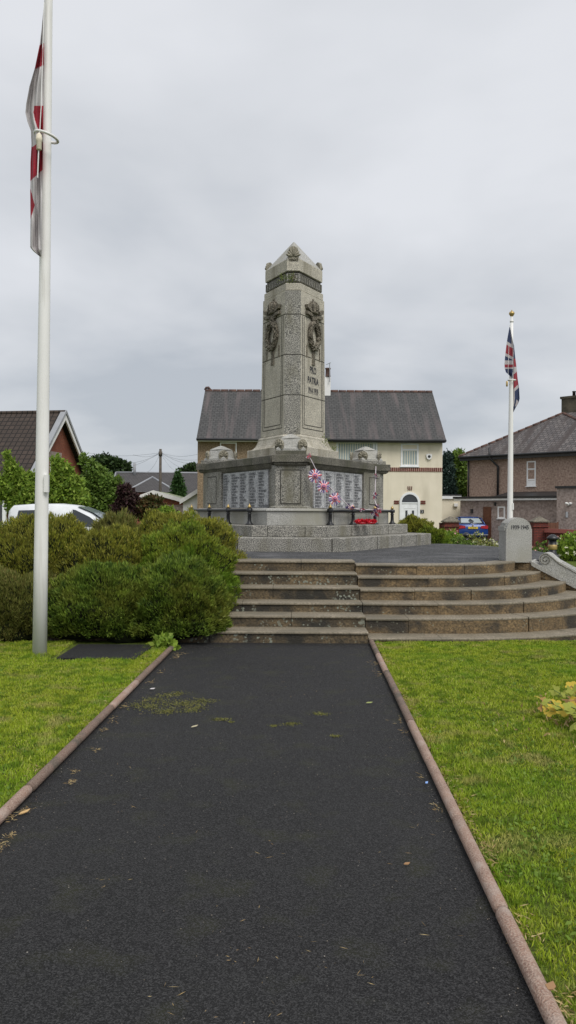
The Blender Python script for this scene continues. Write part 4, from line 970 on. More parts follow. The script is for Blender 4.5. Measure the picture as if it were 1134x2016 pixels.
# single storey extension
exD=3.6
mb=MB(); mb.box(1.75,8.7,-exD,-.01,-.1,2.35,M=T); ex=mb.build('extension_wall',M_pebgrey,rh)
mb=MB(); mb.box(1.45,8.7,-exD-.25,-exD-.0,2.36,2.47,M=T); mb.build('extension_fascia',M_upvc,rh)
mb=MB(); mb.box(1.4,8.7,-exD-.3,0,2.475,2.60,M=T); q=[T@Vector(p) for p in ((3.0,-exD+1.6,2.605),(8.65,-exD+1.6,2.605),(8.65,-.05,2.95),(3.0,-.05,2.95),(3.0,-.05,2.605),(8.65,-.05,2.605))]
mb.add(q,[(0,1,2,3),(0,3,4),(1,5,2),(4,3,2,5)]); mb.build('extension_roof',M_gutter,rh)
mb=MB(); mb.box(3.35,3.88,-exD-.04,-exD+.0,-.0,1.98,M=T); dr=mb.build('side_door',M_wood,rh)
mb=MB(); mb.box(3.42,3.81,-exD-.055,-exD-.041,1.05,1.85,M=T); mb.build('door_panel',M_wood,dr)
window(rh,4.3,4.78,1.3,2.0,-exD,T=T,glass=M_glass,fr=.08)
mb=MB(); mb.box(2.55,2.65,-exD-.15,-exD-.002,1.6,1.85,M=T); mb.box(4.1,4.2,-exD-.12,-exD-.002,2.05,2.25,M=T); mb.split('wall_lamp',M_gutter,rh)
mb=MB(); mb.box(8.72,12,-exD-1.6,-.01,-.1,2.95,M=T); mb.build('bay_wall',M_pebgrey,rh)
mb=MB(); mb.box(8.67,12.1,-exD-1.7,0,2.953,3.07,M=T); mb.build('bay_roof',M_gutter,rh)
window(rh,9.95,11.5,.15,2.25,-exD-1.6,T=T,glass=M_glass,fr=.09,name='patio_door')
mb=MB(); mb.smooth=True; c=T@Vector((9.4,-exD-1.75,2.1)); mb.tube([c+Vector((-.12,0,.05)),c+Vector((.02,0,.03))],.06,8); mb.tube([c+Vector((.08,0,.05)),c+Vector((.22,0,.03))],.06,8); mb.tube([c+Vector((.05,.1,-.05)),c+Vector((.05,0,.0))],.05,8); mb.build('security_lamp',M_white,rh)
mb=MB(); c=T@Vector((9.3,-exD-1.64,1.55)); mb.box(c.x-.06,c.x+.06,c.y-.05,c.y+.02,c.z-.15,c.z+.15); mb.build('meter_box',M_lead,rh)

# left brick house
LD=42; lp=at(128,811,LD); RB=R(-9)
lh=thing('brick_gable_house','red brick house with steep brown tiled roof and white barge boards on the left','house',(lp.x,LD,0),RB)
T=Matrix.Translation((lp.x,LD,0))@Matrix.Rotation(RB,4,'Z'); hw=5.3; rz_=lp.z; ez=1.6
mb=MB(); mb.box(-14,-.35,-hw+.4,hw-.4,-.1,ez+.2,M=T)
q=[T@Vector(p) for p in ((-.35,-hw+.4,ez+.2),(-.35,hw-.4,ez+.2),(-.35,0,rz_-.35),(-14,-hw+.4,ez+.2),(-14,hw-.4,ez+.2),(-14,0,rz_-.35))]
mb.add(q,[(0,1,2),(3,5,4)]); mb.build('wall',M_brick,lh)
mb=MB(); t=.12
q=[(-14.2,-hw,ez),(0,-hw,ez),(0,0,rz_),(-14.2,0,rz_),(-14.2,hw,ez),(0,hw,ez)]
mb.add([T@Vector(p) for p in q]+[T@Vector((a,b,c-t)) for a,b,c in q],[(0,1,2,3),(3,2,5,4),(7,6,9,8),(8,9,10,11),(0,6,7,1),(4,5,11,10),(1,7,8,2),(2,8,11,5)]); rf=mb.build('roof',M_tile,lh)
mb=MB(); mb.smooth=True; mb.tube([T@Vector((-14.2,0,rz_)),T@Vector((.03,0,rz_))],.10,8); mb.build('ridge_tiles',M_tile,rf)
mb=MB()
for s in (-1,1):
    sl_=(rz_-ez)/hw
    for (a,b,x0,x1,m) in ((.30,.10,-.06,.04,0),):
        q=[Vector((x,s*hw*k,ez+(rz_-ez)*(1-k)-dz-.02)) for x in (-.03,.05) for k,dz in ((0,a+.10),(1,a),(1,b),(0,b))]
        r1=[T@p for p in q[:4]]; r2=[T@p for p in q[4:]]; mb.loft([r1,r2] if s<0 else [r1[::-1],r2[::-1]])
mb.split('barge_board',M_white,lh)
mb=MB()
for s in (-1,1):
    q=[Vector((x,s*hw*k,ez+(rz_-ez)*(1-k)+dz)) for x in (-.2,.10) for k,dz in ((0,.10),(1.0,.10),(1,-.08),(0,-.08))]
    mb.loft([[T@p for p in (q[:4] if s<0 else q[:4][::-1])],[T@p for p in (q[4:] if s<0 else q[4:][::-1])]])
mb.split('verge_tiles',M_lead,lh)
TT=T@Matrix.Translation((-.35,0,0))@Matrix.Rotation(PI/2,4,'Z')
window(lh,-2.1,.1,2.7,4.35,0,T=TT,fr=.1,mull=(-1.0,),glass=M_glassd)
mb=MB(); mb.box(-2.3,.3,-.04,.02,4.37,4.7,M=TT); mb.build('lintel',M_pebgrey,lh)
mb=MB(); mb.smooth=True; mb.tube([TT@Vector((2.9,-.5,3.6)),TT@Vector((2.9,-.5,1.0))],.06,6); mb.tube([TT@Vector((2.9,-.5,4.3)),TT@Vector((2.9,-.5,3.6))],.1,6); mb.build('soil_pipe',M_lead,lh)
mb=MB(); mb.smooth=True
c=T@Vector((-4.2,-1.3,rz_-1.3)); mb.lathe(c,[(.1,0),(.1,.35),(.16,.36),(.12,.45)],8); mb.build('roof_vent',M_tile,rf)
mb=MB(); mb.box(-9.9,-7.4,-4.5,-2.2,3.5,5.0,M=T); mb.box(-10.1,-7.2,-4.7,-2.0,5.0,5.2,M=T); dm=mb.build('dormer',M_white,rf)

# distant bungalow, garages
def hiproof(name,label,cat,u0,u1,vr,ve,D,wallm,roofm,ur0,ur1,dep=7,extra=None):
    x0,x1=X(u0,D,970),X(u1,D,970); ze_=Z(ve,D,(u0+u1)/2); zr_=Z(vr,D+dep/2,(u0+u1)/2); th=thing(name,label,cat,((x0+x1)/2,D,0))
    mb=MB(); mb.prism([(x0+.3,D+.3),(x1-.3,D+.3),(x1-.3,D+dep-.3),(x0+.3,D+dep-.3)],-.1,ze_); mb.build('wall',wallm,th)
    r0,r1=X(ur0,D+dep/2,950),X(ur1,D+dep/2,950); mb=MB()
    mb.add([(x0,D,ze_),(x1,D,ze_),(x1,D+dep,ze_),(x0,D+dep,ze_),(r0,D+dep/2,zr_),(r1,D+dep/2,zr_)],[(0,1,5,4),(1,2,5),(2,3,4,5),(3,0,4),(0,3,2,1)]); rf=mb.build('roof',roofm,th)
    mb=MB(); mb.smooth=True; mb.tube([(r0,D+dep/2,zr_+.02),(r1,D+dep/2,zr_+.02)],.1,6)
    for a,b in (((x0,D,ze_),(r0,D+dep/2,zr_)),((x1,D,ze_),(r1,D+dep/2,zr_))): mb.tube([a,b],.09,6)
    mb.build('hip_tiles',M_lead if roofm==M_tilefar else M_ridge,rf)
    return th
b1=hiproof('bungalow','long grey tiled bungalow roof seen far off beyond the garages','bungalow',215,420,931,975,75,M_brick,M_tilefar,228,410,9)
b2=hiproof('bungalow','hip-roofed bungalow wing with pale hip tiles in front of the long grey roof','bungalow',246,350,940,969,66,M_brick,M_tilefar,299,301,7)
mb=MB(); mb.smooth=True; a=at(265,933,79); mb.tube([a-Vector((0,0,.3)),a+Vector((0,0,1.1))],.14,8); mb.build('flue',M_lead,b1)
# garage with shallow gable
def gable_garage(name,label,u0,ua,u1,va,vl,vr_,D,wm,gm,rm,dep=6,doorm=None):
    pl,pa,pr=at(u0,vl,D),at(ua,va,D),at(u1,vr_,D); th=thing(name,label,'garage',(pa.x,D,0))
    mb=MB(); mb.prism([(pl.x+.15,D),(pr.x-.15,D),(pr.x-.15,D+dep),(pl.x+.15,D+dep)],-.1,min(pl.z,pr.z)-.05); mb.build('wall',wm,th)
    mb=MB(); mb.add([(pl.x+.15,D-.002,min(pl.z,pr.z)-.3),(pr.x-.15,D-.002,min(pl.z,pr.z)-.3),(pr.x-.15,D-.002,pr.z-.05),(pa.x,D-.002,pa.z-.1),(pl.x+.15,D-.002,pl.z-.05)],[(0,1,2,3,4)]); mb.build('gable',gm,th)
    mb=MB(); q=[(pl.x,pl.z),(pa.x,pa.z),(pr.x,pr.z)]; vs=[(x,y,z+dz) for dz in (0,-.08) for y in (D-.2,D+dep) for x,z in q]
    mb.add(vs,[(0,1,4,3),(1,2,5,4),(7,6,9,10),(8,7,10,11),(0,3,9,6),(2,8,11,5),(3,4,10,9),(4,5,11,10)]); mb.build('roof',rm,th)
    mb=MB()
    for (a,b) in ((pl,pa),(pa,pr)):
        mb.loft([[Vector((p.x,y,p.z+dz)) for p,dz in ((a,-.22),(b,-.22),(b,.02),(a,.02))] for y in (D-.2,D-.27)])
    mb.split('barge_board',M_white,th)
    if doorm:
        mb=MB(); mb.box(pl.x+.5,pr.x-.4,D-.05,D-.003,-.05,min(pl.z,pr.z)-.35); mb.build('garage_door',doorm,th)
    return th
M_mossroof=mat('mossy_sheet_roof',(.28,.30,.20),(.20,.23,.13),scale=2,rough=.9)
gable_garage('garage','pebbledashed garage with red gable, white barge boards and mossy pale roof',272,303,368,966,977,984,46,M_pebgrey,M_brick,M_mossroof)
gable_garage('garage','small white garage with pointed white gable beside the tan house',355,392,430,962,985,985,43,M_white,M_white,M_tilefar,doorm=M_upvc)

# telegraph pole and wires
tp=thing('telegraph_pole','wooden telegraph pole with fanned wires above the distant roofs','telegraph pole',(X(316,62),62,0))
mb=MB(); mb.smooth=True; a=at(316,884,62); mb.tube([(a.x,62,-.1),(a.x,62,a.z)],[.13,.10],8); mb.tube([a-Vector((0,0,.55)),a-Vector((0,0,.2))],.15,8); mb.build('pole',M_timber,tp)
mb=MB()
for u,v in ((168,891),(240,912),(225,925),(262,895),(290,930),(395,893),(390,905),(372,925),(350,930),(395,915)):
    e=at(u,v,62 if u<300 else 58); p0=a-Vector((0,0,.3)); mb.tube([p0+(e-p0)*k/6+Vector((0,0,-.25*math.sin(PI*k/6))) for k in range(7)],.007,4)
mb.build('wire',M_gutter,tp)

# ------------------------------------------------------------------ garden walls, driveway
def pillar(u,label,D=36,w_=.32,vt=1020):
    c=at(u,1060,D); th=thing('brick_pillar',label,'pillar',(c.x,D,0),0,'brick gate pillars'); zt_=Z(vt+3,D,u)
    mb=MB(); mb.box(c.x-w_,c.x+w_,D-w_,D+w_,-.1,zt_-.12); mb.box(c.x-w_-.05,c.x+w_+.05,D-w_-.05,D+w_+.05,zt_-.33,zt_-.27); mb.build('brick_shaft',M_brickw,th)
    mb=MB()
    def rg(h,z): return [Vector((c.x+x*h,D+y*h,z)) for x,y in ((-1,-1),(1,-1),(1,1),(-1,1))]
    mb.loft([rg(w_+.06,zt_-.118),rg(w_+.06,zt_-.07),rg(w_-.05,zt_+.0),rg(.12,zt_+.10),rg(.06,zt_+.14)]); mb.build('cap_stone',G_dark,th)
pillar(887,'left brick gate pillar with a stone cap, beside the parked blue car'); pillar(1061,'right brick gate pillar with a stone cap, behind the 1939-1945 stone')
def gwall(name,label,u0,u1,D0,D1,vt,h_extra=None):
    a=at(u0,1060,D0); b=at(u1,1060,D1); zt_=Z(vt,D0,u0); d=(b-a); d.z=0; ln_=d.length; rz=math.atan2(d.y,d.x); th=thing(name,label,'garden wall',(a.x,a.y,0),rz)
    T=Matrix.Translation((a.x,a.y,0))@Matrix.Rotation(rz,4,'Z'); mb=MB(); mb.box(0,ln_,0,.22,-.1,zt_-.06,M=T); mb.build('brickwork',M_brickw,th)
    mb=MB(); mb.box(0,ln_,-.04,.26,zt_-.058,zt_,M=T); mb.build('coping',M_ridge,th); return T,ln_,zt_,th
gwall('brick_wall','short red brick wall left of the left gate pillar under the cream house',866,875,36.3,36.3,1029)
T_,l_,z_,th=gwall('brick_wall','red brick garden wall with pink coping band on the far right',1075,1180,35.6,32,1041)
mb=MB(); mb.box(0,l_,-.10,-.002,.75,.92,M=T_); mb.build('pink_band',plain('pink_render',(.42,.13,.10),.8),th)
gwall('brick_wall','low dark red wall across the back of the driveway behind the blue car',905,1047,49.0,46.4,1031)
fn=thing('timber_fence','brown close-boarded fence panel behind the right gate pillar','fence',(X(1086,41),41,0)); a=at(1068,1029,41); b=at(1098,1029,41)
mb=MB(); x=a.x
while x<b.x: mb.box(x,x+.13,41,41.03,0,a.z); x+=.137
mb.build('boards',M_wood,fn); mb=MB(); mb.box(a.x-.05,a.x,41.035,41.1,0,a.z+.05); mb.box(b.x,b.x+.06,41.035,41.1,0,a.z+.05); mb.build('post',M_wood,fn)
mb=MB(); mb.prism([(X(860,34),30),(X(1180,34),30),(X(1180,34)+6,47),(X(895,47)-.5,47)],-.015,.0); tag(mb.build('driveway',M_road),kind='structure')
# bollards
def bollard(u,vt,D,label,gold):
    p=at(u,vt,D); zb=gz(p.x,D); th=thing('bollard',label,'bollard',(p.x,D,zb),0,'round-headed bollards'); base=Vector((p.x,D,0)); zt_=p.z
    mb=MB(); mb.smooth=True; mb.lathe(base,[(.10,zb-.05),(.10,zt_-.42),(.085,zt_-.40),(.085,zt_-.13)],14); mb.build('shaft',M_black,th)
    mb=MB(); mb.smooth=True; mb.lathe(base,[(.095,zt_-.34),(.10,zt_-.33),(.10,zt_-.24),(.095,zt_-.23)],14); mb.build('band',M_gold if gold else M_lead,th)
    mb=MB(); mb.smooth=True; mb.lathe(base,[(.08,zt_-.13),(.13,zt_-.11),(.125,zt_-.07),(.08,zt_-.03),(.03,zt_-.0)],14); mb.build('knob',M_black,th)
bollard(1088,1052,17.5,'black bollard with gold band behind the sloping granite tablet',True); bollard(918,1048,24,'grey-headed bollard among the flowers in front of the blue car',False)

# ------------------------------------------------------------------ cars
def carbody(T,secs,mats,name,parent,side=None):
    """secs: list of (y, [(x,z)...half outline from bottom centre up to top centre])"""
    mb=MB(); mb.smooth=True; rings=[]
    for y,h in secs:
        pts=[Vector((x,y,z)) for x,z in h]+[Vector((-x,y,z)) for x,z in reversed(h) if x>1e-6]
        rings.append([T@p for p in pts])
    mb.loft(rings[::-1]); return mb.build(name,mats,parent)
CD=45.2; cc=at(931,1062,CD); CA=R(-4)
car=thing('parked_car','dark blue coupe seen from behind, parked on the driveway past the left gate pillar','car',(cc.x,CD,0),CA)
T=Matrix.Translation((cc.x,CD,0))@Matrix.Rotation(CA,4,'Z')
def bs(w_,zb,zm,zt_): return [(0,zb),(w_*.86,zb),(w_*.97,zb+.1),(w_,zm),(w_*.97,zm+.16),(w_*.90,zt_-.05),(w_*.78,zt_),(0,zt_+.02)]
secs=[(0,bs(.80,.30,.55,.92)),(.08,bs(.88,.22,.55,.96)),(.5,bs(.91,.2,.55,.98)),(1.0,bs(.91,.2,.55,.97)),(2.2,bs(.91,.2,.55,.93)),(3.6,bs(.91,.2,.55,.88)),(4.3,bs(.86,.22,.5,.78)),(4.6,bs(.7,.3,.45,.62))]
carbody(T,secs,M_carblue,'body',car)
def gh(w_,zb,zt_): return [(0,zb),(w_,zb),(w_*.95,zb+(zt_-zb)*.4),(w_*.80,zt_-.06),(w_*.66,zt_),(0,zt_+.03)]
carbody(T,[(.42,gh(.74,.93,.97)),(.75,gh(.76,.93,1.12)),(1.15,gh(.77,.93,1.28)),(1.6,gh(.77,.93,1.335)),(2.3,gh(.76,.93,1.33)),(2.8,gh(.76,.92,1.2)),(3.4,gh(.74,.9,.94))],M_glassd,'cabin_glass',car)
mb=MB(); mb.smooth=True
q=[(-.52,1.17,1.315),(.52,1.17,1.315),(.56,1.6,1.37),(.55,2.3,1.365),(.52,2.75,1.24),(-.52,2.75,1.24),(-.55,2.3,1.365),(-.56,1.6,1.37)]
mb.loft([[T@Vector((x,y,z)) for x,y,z in q],[T@Vector((x*.97,y,z+.02)) for x,y,z in q]])
for s in (-1,1): mb.tube([T@Vector((s*.73,.45,.98)),T@Vector((s*.64,1.15,1.29)),T@Vector((s*.62,2.4,1.32)),T@Vector((s*.72,3.3,.95))],.04,6)
mb.build('roof',M_carblue,car)
mb=MB(); mb.add([T@Vector(p) for p in ((-.60,.52,1.04),(.60,.52,1.04),(.52,1.12,1.30),(-.52,1.12,1.30))],[(0,1,2,3)]); rw=mb.build('rear_window',plain('pale_glass',(.35,.40,.42),.1),car)
for s in (-1,1):
    mb=MB(); q=[(.42,.74),(.84,.70),(.86,.86),(.80,.90),(.46,.86)]; q=[(s*x,z) for x,z in q][::s]
    mb.loft([[T@Vector((x,y,z)) for x,z in q] for y in (.06,-.03)]); mb.build('tail_light',M_redlens,car)
mb=MB(); mb.box(-.27,.27,-.05,.02,.70,.82,M=T); pl_=mb.build('number_plate',M_yellow,car)
mb=MB(); put_text(mb,'Y2 JHK',.12,T@Vector((0,-.053,.72)),T.to_3x3()@Vector((1,0,0)),Vector((0,0,1)),align='CENTER'); mb.build('plate_lettering',M_letter,pl_)
mb=MB(); mb.box(-.85,.85,-.06,.15,.34,.39,M=T); mb.build('bumper_trim',M_rim,car)
mb=MB(); mb.smooth=True; mb.tube([T@Vector((0,-.02,.90)),T@Vector((0,-.04,.90))],.05,10); mb.build('boot_emblem',M_rim,car)
def wheel(T,x,y,r_,w_,parent,s):
    mb=MB(); mb.smooth=True
    mb.tube([T@Vector((x-w_*.5,y,r_)),T@Vector((x-w_*.4,y,r_)),T@Vector((x+w_*.4,y,r_)),T@Vector((x+w_*.5,y,r_))],[r_*.93,r_,r_,r_*.93],20); wh=mb.build('wheel',M_tyre,parent)
    mb=MB(); mb.smooth=True; mb.tube([T@Vector((x+s*w_*.3,y,r_)),T@Vector((x+s*w_*.54,y,r_))],[r_*.68,r_*.6],16); mb.build('rim',M_rim,wh)
for y in (.85,3.65):
    for s in (-1,1): wheel(T,s*.82,y,.32,.2,car,s)
for s in (-1,1):
    mb=MB(); mb.smooth=True; mb.tube([T@Vector((s*.9,2.85,.98)),T@Vector((s*1.02,2.85,1.0))],[.05,.08],8); mb.build('wing_mirror',M_carblue,car)
# white van
VD=24; v0=at(12,1000,VD).x; v1=at(212,1000,VD).x
van=thing('parked_van','white van parked behind the heather mounds on the left, roof and windscreen showing','van',((v0+v1)/2,VD,0))
Vt=Z(991.5,VD,90)
T=Matrix.Translation((v0,VD,0))@Matrix.Rotation(R(-90),4,'Z')      # local y -> world x
def vs_(w_,zb,zs_,zt_): return [(0,zb),(w_*.92,zb),(w_,zb+.15),(w_,zs_),(w_*.93,(zs_+zt_)/2),(w_*.82,zt_-.06),(w_*.6,zt_),(0,zt_+.015)]
sec=[(0,vs_(.80,.3,1.0,Vt-.18)),(.12,vs_(.86,.25,1.0,Vt-.05)),(.7,vs_(.88,.22,1.0,Vt-.01)),(1.5,vs_(.88,.22,1.0,Vt)),(2.0,vs_(.88,.22,1.0,Vt-.05)),(2.55,vs_(.87,.22,1.0,Vt-.26)),(3.15,vs_(.86,.22,.95,1.15)),(3.8,vs_(.84,.22,.8,.98)),(4.05,vs_(.75,.3,.6,.75))]
# mirror the local frame so +y runs right in the picture
T=Matrix.Translation((v0,VD+.9,0))@Matrix(((0,1,0,0),(-1,0,0,0),(0,0,1,0),(0,0,0,1)))
carbody(T,sec,M_van,'body',van)
mb=MB(); fy=VD+.9-.885
def wq(pts,m='x'): mb.add([(v0+x,VD+.9-(.885-max(0,(z-1.0))*.13),z) for x,z in pts],[tuple(range(len(pts)))])
wq([(2.05,1.12),(2.95,1.12),(2.52,1.42),(2.10,1.62),(2.0,1.64)]); mb.build('side_window',M_glassd,van)
mb=MB(); wq([(.25,1.15),(1.0,1.15),(1.0,1.62),(.35,1.60)]); mb.build('side_window',M_glassd,van)
mb=MB(); 
mb.add([(v0+2.12,VD+.25,Vt-.075),(v0+2.12,VD+1.55,Vt-.075),(v0+2.62,VD+1.60,Vt-.27),(v0+3.16,VD+1.64,1.19),(v0+3.16,VD+.16,1.19),(v0+2.62,VD+.20,Vt-.27)],[(0,5,2,1),(5,4,3,2)]); mb.build('windscreen',plain('screen_glass',(.22,.26,.28),.1),van)
for y in (.7,3.3):
    for s in (-1,1): wheel(T,s*.8,y,.32,.2,van,s)
for s in (-1,):
    mb=MB(); mb.smooth=True; p=at(222,1022,VD-.9); mb.tube([p+Vector((-.1,0,0)),p+Vector((.05,0,.02)),p+Vector((.12,0,-.02))],[.04,.08,.04],8); mb.build('wing_mirror',M_van,van)
# white car roof post edge far left (conservatory)
cs=thing('conservatory','white framed conservatory corner at the far left edge','conservatory',at(0,985,34)); 
mb=MB(); a=at(-20,975,34); b=at(11,975,34); mb.box(a.x,b.x,34,36,a.z-.12,a.z+.05); mb.box(b.x-.14,b.x,34,34.15,0,a.z-.122); mb.box(b.x-1.1,b.x-.96,34,34.15,0,a.z-.122); mb.build('frame',M_upvc,cs); mb=MB(); mb.box(a.x,b.x-.05,34.05,34.07,0,a.z-.13); mb.build('pane',M_glassd,cs)

# ------------------------------------------------------------------ vegetation
def lump(d,f,seed): return noise.noise(Vector((d[0]*f+seed,d[1]*f,d[2]*f)))
def mound(name,label,c,rx,ry,rz,n,mat_,seed,L_=(.035,.075),lump_a=.20,zmin=-.02,wid=.013,upb=.75,cat='shrub'):
    """heather mound: lumpy dome with a core coloured as inner shade and thousands of short sprigs"""
    c=Vector(c); n=int(n*1.25); th=thing(name,label,cat,c); P=[];Dn=[]
    def vor(d,f):
        q=noise.voronoi(Vector((d[0]*f+seed*1.7,d[1]*f*ry/rx,d[2]*f*rz/rx)))[0][0]; return .42-q
    def rad(d): return 1.03+.42*vor(d,2.3)+.17*vor(d,5.5)+.06*lump(d,14,seed)
    def rad0(d): return 1+lump_a*lump(d,2.2,seed)+lump_a*1.2*(.25-abs(lump(d,3.6,seed+9))*1.6)+.13*(.2-abs(lump(d,8,seed+4))*1.5)+.05*lump(d,20,seed+2)
    k=0
    while k<n:
        d=Vector((random.gauss(0,1),random.gauss(0,1),random.gauss(0,1))).normalized()
        if d.z<-.25: continue
        if d.y>.45 and random.random()<.6: continue
        r_=rad(d)*random.uniform(.93,1.0); p=Vector((d.x*rx*r_,d.y*ry*r_,d.z*rz*r_))
        if c.z+p.z<zmin: continue
        P.append(c+p); Dn.append(Vector((d.x/rx,d.y/ry,d.z/rz)).normalized()); k+=1
    P=np.array(P); Dn=np.array(Dn); V=[];Fs=[];off=0
    for q in range(3):
        D=Dn*.8+np.array([0,0,upb])+rng.normal(size=Dn.shape)*.38; v,f=leaf_quads(P+rng.normal(size=P.shape)*.012,D,rng.uniform(*L_,len(P)),rng.uniform(.8,1.3,len(P))*wid); V.append(v);Fs.append(f+off); off+=len(v)
    npmesh('sprigs',np.concatenate(V),np.concatenate(Fs),mat_,th)
    mb=MB(); mb.smooth=True; rings=[]
    for i in range(13):
        ph=R(-20+i*9.1); ring_=[]
        for j in range(26):
            d=Vector((math.cos(ph)*math.cos(2*PI*j/26),math.cos(ph)*math.sin(2*PI*j/26),math.sin(ph))); r_=rad(d)*.935; ring_.append(c+Vector((d.x*rx*r_,d.y*ry*r_,d.z*rz*r_)))
        rings.append(ring_)
    mb.loft(rings); mb.build('shade_core',M_core,th)
    return th
M_core=mat('heather_core',(.018,.022,.009),(.010,.012,.006),scale=12,rough=1,spec=.05,bump=.5,bump_s=40)  # shade between the sprigs put into the core's near-black colour
H_green=leafmat('heather_green',[(0.076,0.139,0.018),(0.139,0.214,0.028),(0.214,0.302,0.041),(0.101,0.151,0.020),(0.044,0.082,0.013)],alt=(0.202,0.195,0.032),ns=2.2,namt=.6,alts=[((0.038,0.076,0.013),9,.55,.63,.7),((0.277,0.378,0.050),7,.56,.66,.6)])
H_olive=leafmat('heather_olive',[(0.196,0.224,0.025),(0.336,0.315,0.039),(0.252,0.280,0.031),(0.336,0.294,0.056),(0.140,0.182,0.022),(0.070,0.098,0.017)],alt=(0.210,0.196,0.042),ns=2.6,namt=.45,alts=[((0.063,0.070,0.017),9,.55,.63,.7),((0.378,0.378,0.056),7,.56,.66,.5)])
H_mid=leafmat('heather_mid',[(0.129,0.193,0.019),(0.219,0.296,0.031),(0.309,0.335,0.039),(0.167,0.193,0.023),(0.064,0.090,0.016)],alt=(0.129,0.245,0.020),ns=2,namt=.7,alts=[((0.052,0.071,0.013),9,.55,.63,.7),((0.335,0.386,0.052),7,.56,.66,.5)])
H_rust=leafmat('heather_rust',[(0.210,0.168,0.056),(0.140,0.154,0.035),(0.266,0.252,0.070),(0.098,0.140,0.028)],alt=(0.140,0.154,0.028),ns=2)
mound('heather_shrub','bright green heather mound at the path corner, dipping to a dark hollow',(-1.42,10.0,.28),.66,.72,.70,9500,H_green,3)
mound('heather_shrub','low deep green heather mound in front, right of the tall pole',(-2.28,9.95,.25),.78,.70,.66,9500,H_green,11)
mound('heather_shrub','rounded olive heather mound overlapping the left end of the steps',(-1.48,11.0,.52),.74,.85,.86,9500,H_mid,21)
mound('heather_shrub','tall olive-brown heather mound just left of the memorial plinth',(-1.66,12.05,.72),.95,.8,.84,8000,H_olive,31)
mound('heather_shrub','russet-tipped heather mound in the middle of the bank',(-2.5,11.0,.55),.85,.8,.80,8000,H_olive,41)
mound('heather_shrub','broad dark olive heather mound behind the tall flagpole',(-3.45,11.2,.58),1.15,.95,.90,11000,H_olive,51)
mound('heather_shrub','large olive heather mound rising at the far left edge of the photo',(-4.9,11.4,.58),1.2,1.0,1.0,8000,H_mid,61)
mound('heather_shrub','reddish-brown heather mound at the foot of the bank left of the pole',(-3.55,10.05,.2),.85,.72,.60,8000,H_rust,71)
mound('heather_shrub','dry brown twiggy heather on the skyline of the bank, before the van',(-2.75,12.6,.78),.55,.5,.68,2600,H_rust,81,L_=(.07,.15))
mound('heather_shrub','green shoulder of heather beside the bottom step and path',(-1.17,10.4,.28),.42,.55,.54,4500,H_green,91)
# far shrubs to the right of the memorial
mound('evergreen_shrub','dark olive heather bush right of the memorial plinth beneath the cream door',(X(812,20.5),20.5,.75),.62,.6,.72,4500,H_olive,101,wid=.02)
mound('evergreen_shrub','lower olive heather bush next to the leafy perennials by the platform edge',(X(845,20.2),20.0,.6),.5,.5,.62,3600,H_mid,111,wid=.02)

def blob_tree(name,label,cat,base,th_,clumps,n,mat_,leaf=(.10,.16),trunk_r=.08,limb=True,fill=.35,lw=.5,trunkm=None,dirb=(0,0,.1)):
    base=Vector(base); th=thing(name,label,cat,base); P=[]
    vol=[c[3]*c[4]*c[5] for c in clumps]; s=sum(v**.67 for v in vol)
    for c,v in zip(clumps,vol):
        m=int(n*(v**.67)/s); d=unit(rng.normal(size=(m,3))); r_=np.where(rng.random(m)<fill,rng.random(m)**.5,rng.uniform(.82,1.12,m))[:,None]
        nzv=np.array([noise.noise(Vector((float(a[0])*2.3+c[0],float(a[1])*2.3,float(a[2])*2.3+c[2]))) for a in d])[:,None]
        P.append(np.array(c[:3])+d*r_*(1+.35*nzv)*np.array(c[3:6]))
    P=np.concatenate(P); keep=P[:,2]>base.z+.02; P=P[keep]; D=rng.normal(size=P.shape)+np.array(dirb)
    V,Fc=leaf_quads(P,D,rng.uniform(*leaf,len(P)),rng.uniform(*leaf,len(P))*lw,.08); npmesh('crown',V,Fc,mat_,th)
    mb=MB(); mb.smooth=True; top=base+Vector((0,0,th_)); mb.tube([base-Vector((0,0,.1)),base+Vector((.03,0,th_*.5)),top],[trunk_r*1.2,trunk_r,trunk_r*.7],8)
    if limb:
        for c in clumps[:10]:
            e=Vector(c[:3])+Vector((0,0,c[5]*.4)); mb.tube([base+Vector((0,0,th_*.7)),(top+e)*.5+Vector((0,0,.1)),e],[trunk_r*.6,trunk_r*.35,trunk_r*.1],6)
    mb.build('trunk',trunkm or M_bark,th); return th
L_bright=leafmat('leaf_bright',[(0.175,0.275,0.031),(0.275,0.388,0.050),(0.112,0.200,0.025),(0.338,0.425,0.075)],trans=.35)
L_mid=leafmat('leaf_mid',[(0.078,0.143,0.023),(0.143,0.234,0.039),(0.208,0.299,0.058),(0.052,0.098,0.018)],trans=.3)
L_dark=leafmat('leaf_dark',[(.02,.04,.012),(.035,.065,.018),(.05,.085,.022)],trans=.2)
L_copper=leafmat('leaf_copper',[(.03,.015,.018),(.055,.022,.025),(.04,.03,.018)],trans=.2)
L_redgreen=leafmat('leaf_redgreen',[(.05,.08,.018),(.10,.06,.02),(.04,.06,.015),(.16,.07,.03)],trans=.2)
L_conif=leafmat('leaf_conifer',[(.02,.055,.016),(.04,.09,.02),(.05,.11,.03)],trans=.1)
L_blue=leafmat('leaf_bluegreen',[(.025,.05,.04),(.04,.07,.055),(.02,.04,.03)],trans=.1)
def C(u,v,D,ru,rv=None,rd=None): # clump from picture position and size in pixels
    p=at(u,v,D); k=D/F; rv=rv or ru; return (p.x,p.y,p.z,ru*k,(rd or (ru+rv)/2)*k,rv*k)
def base(u,D): return (X(u,D),D,0)
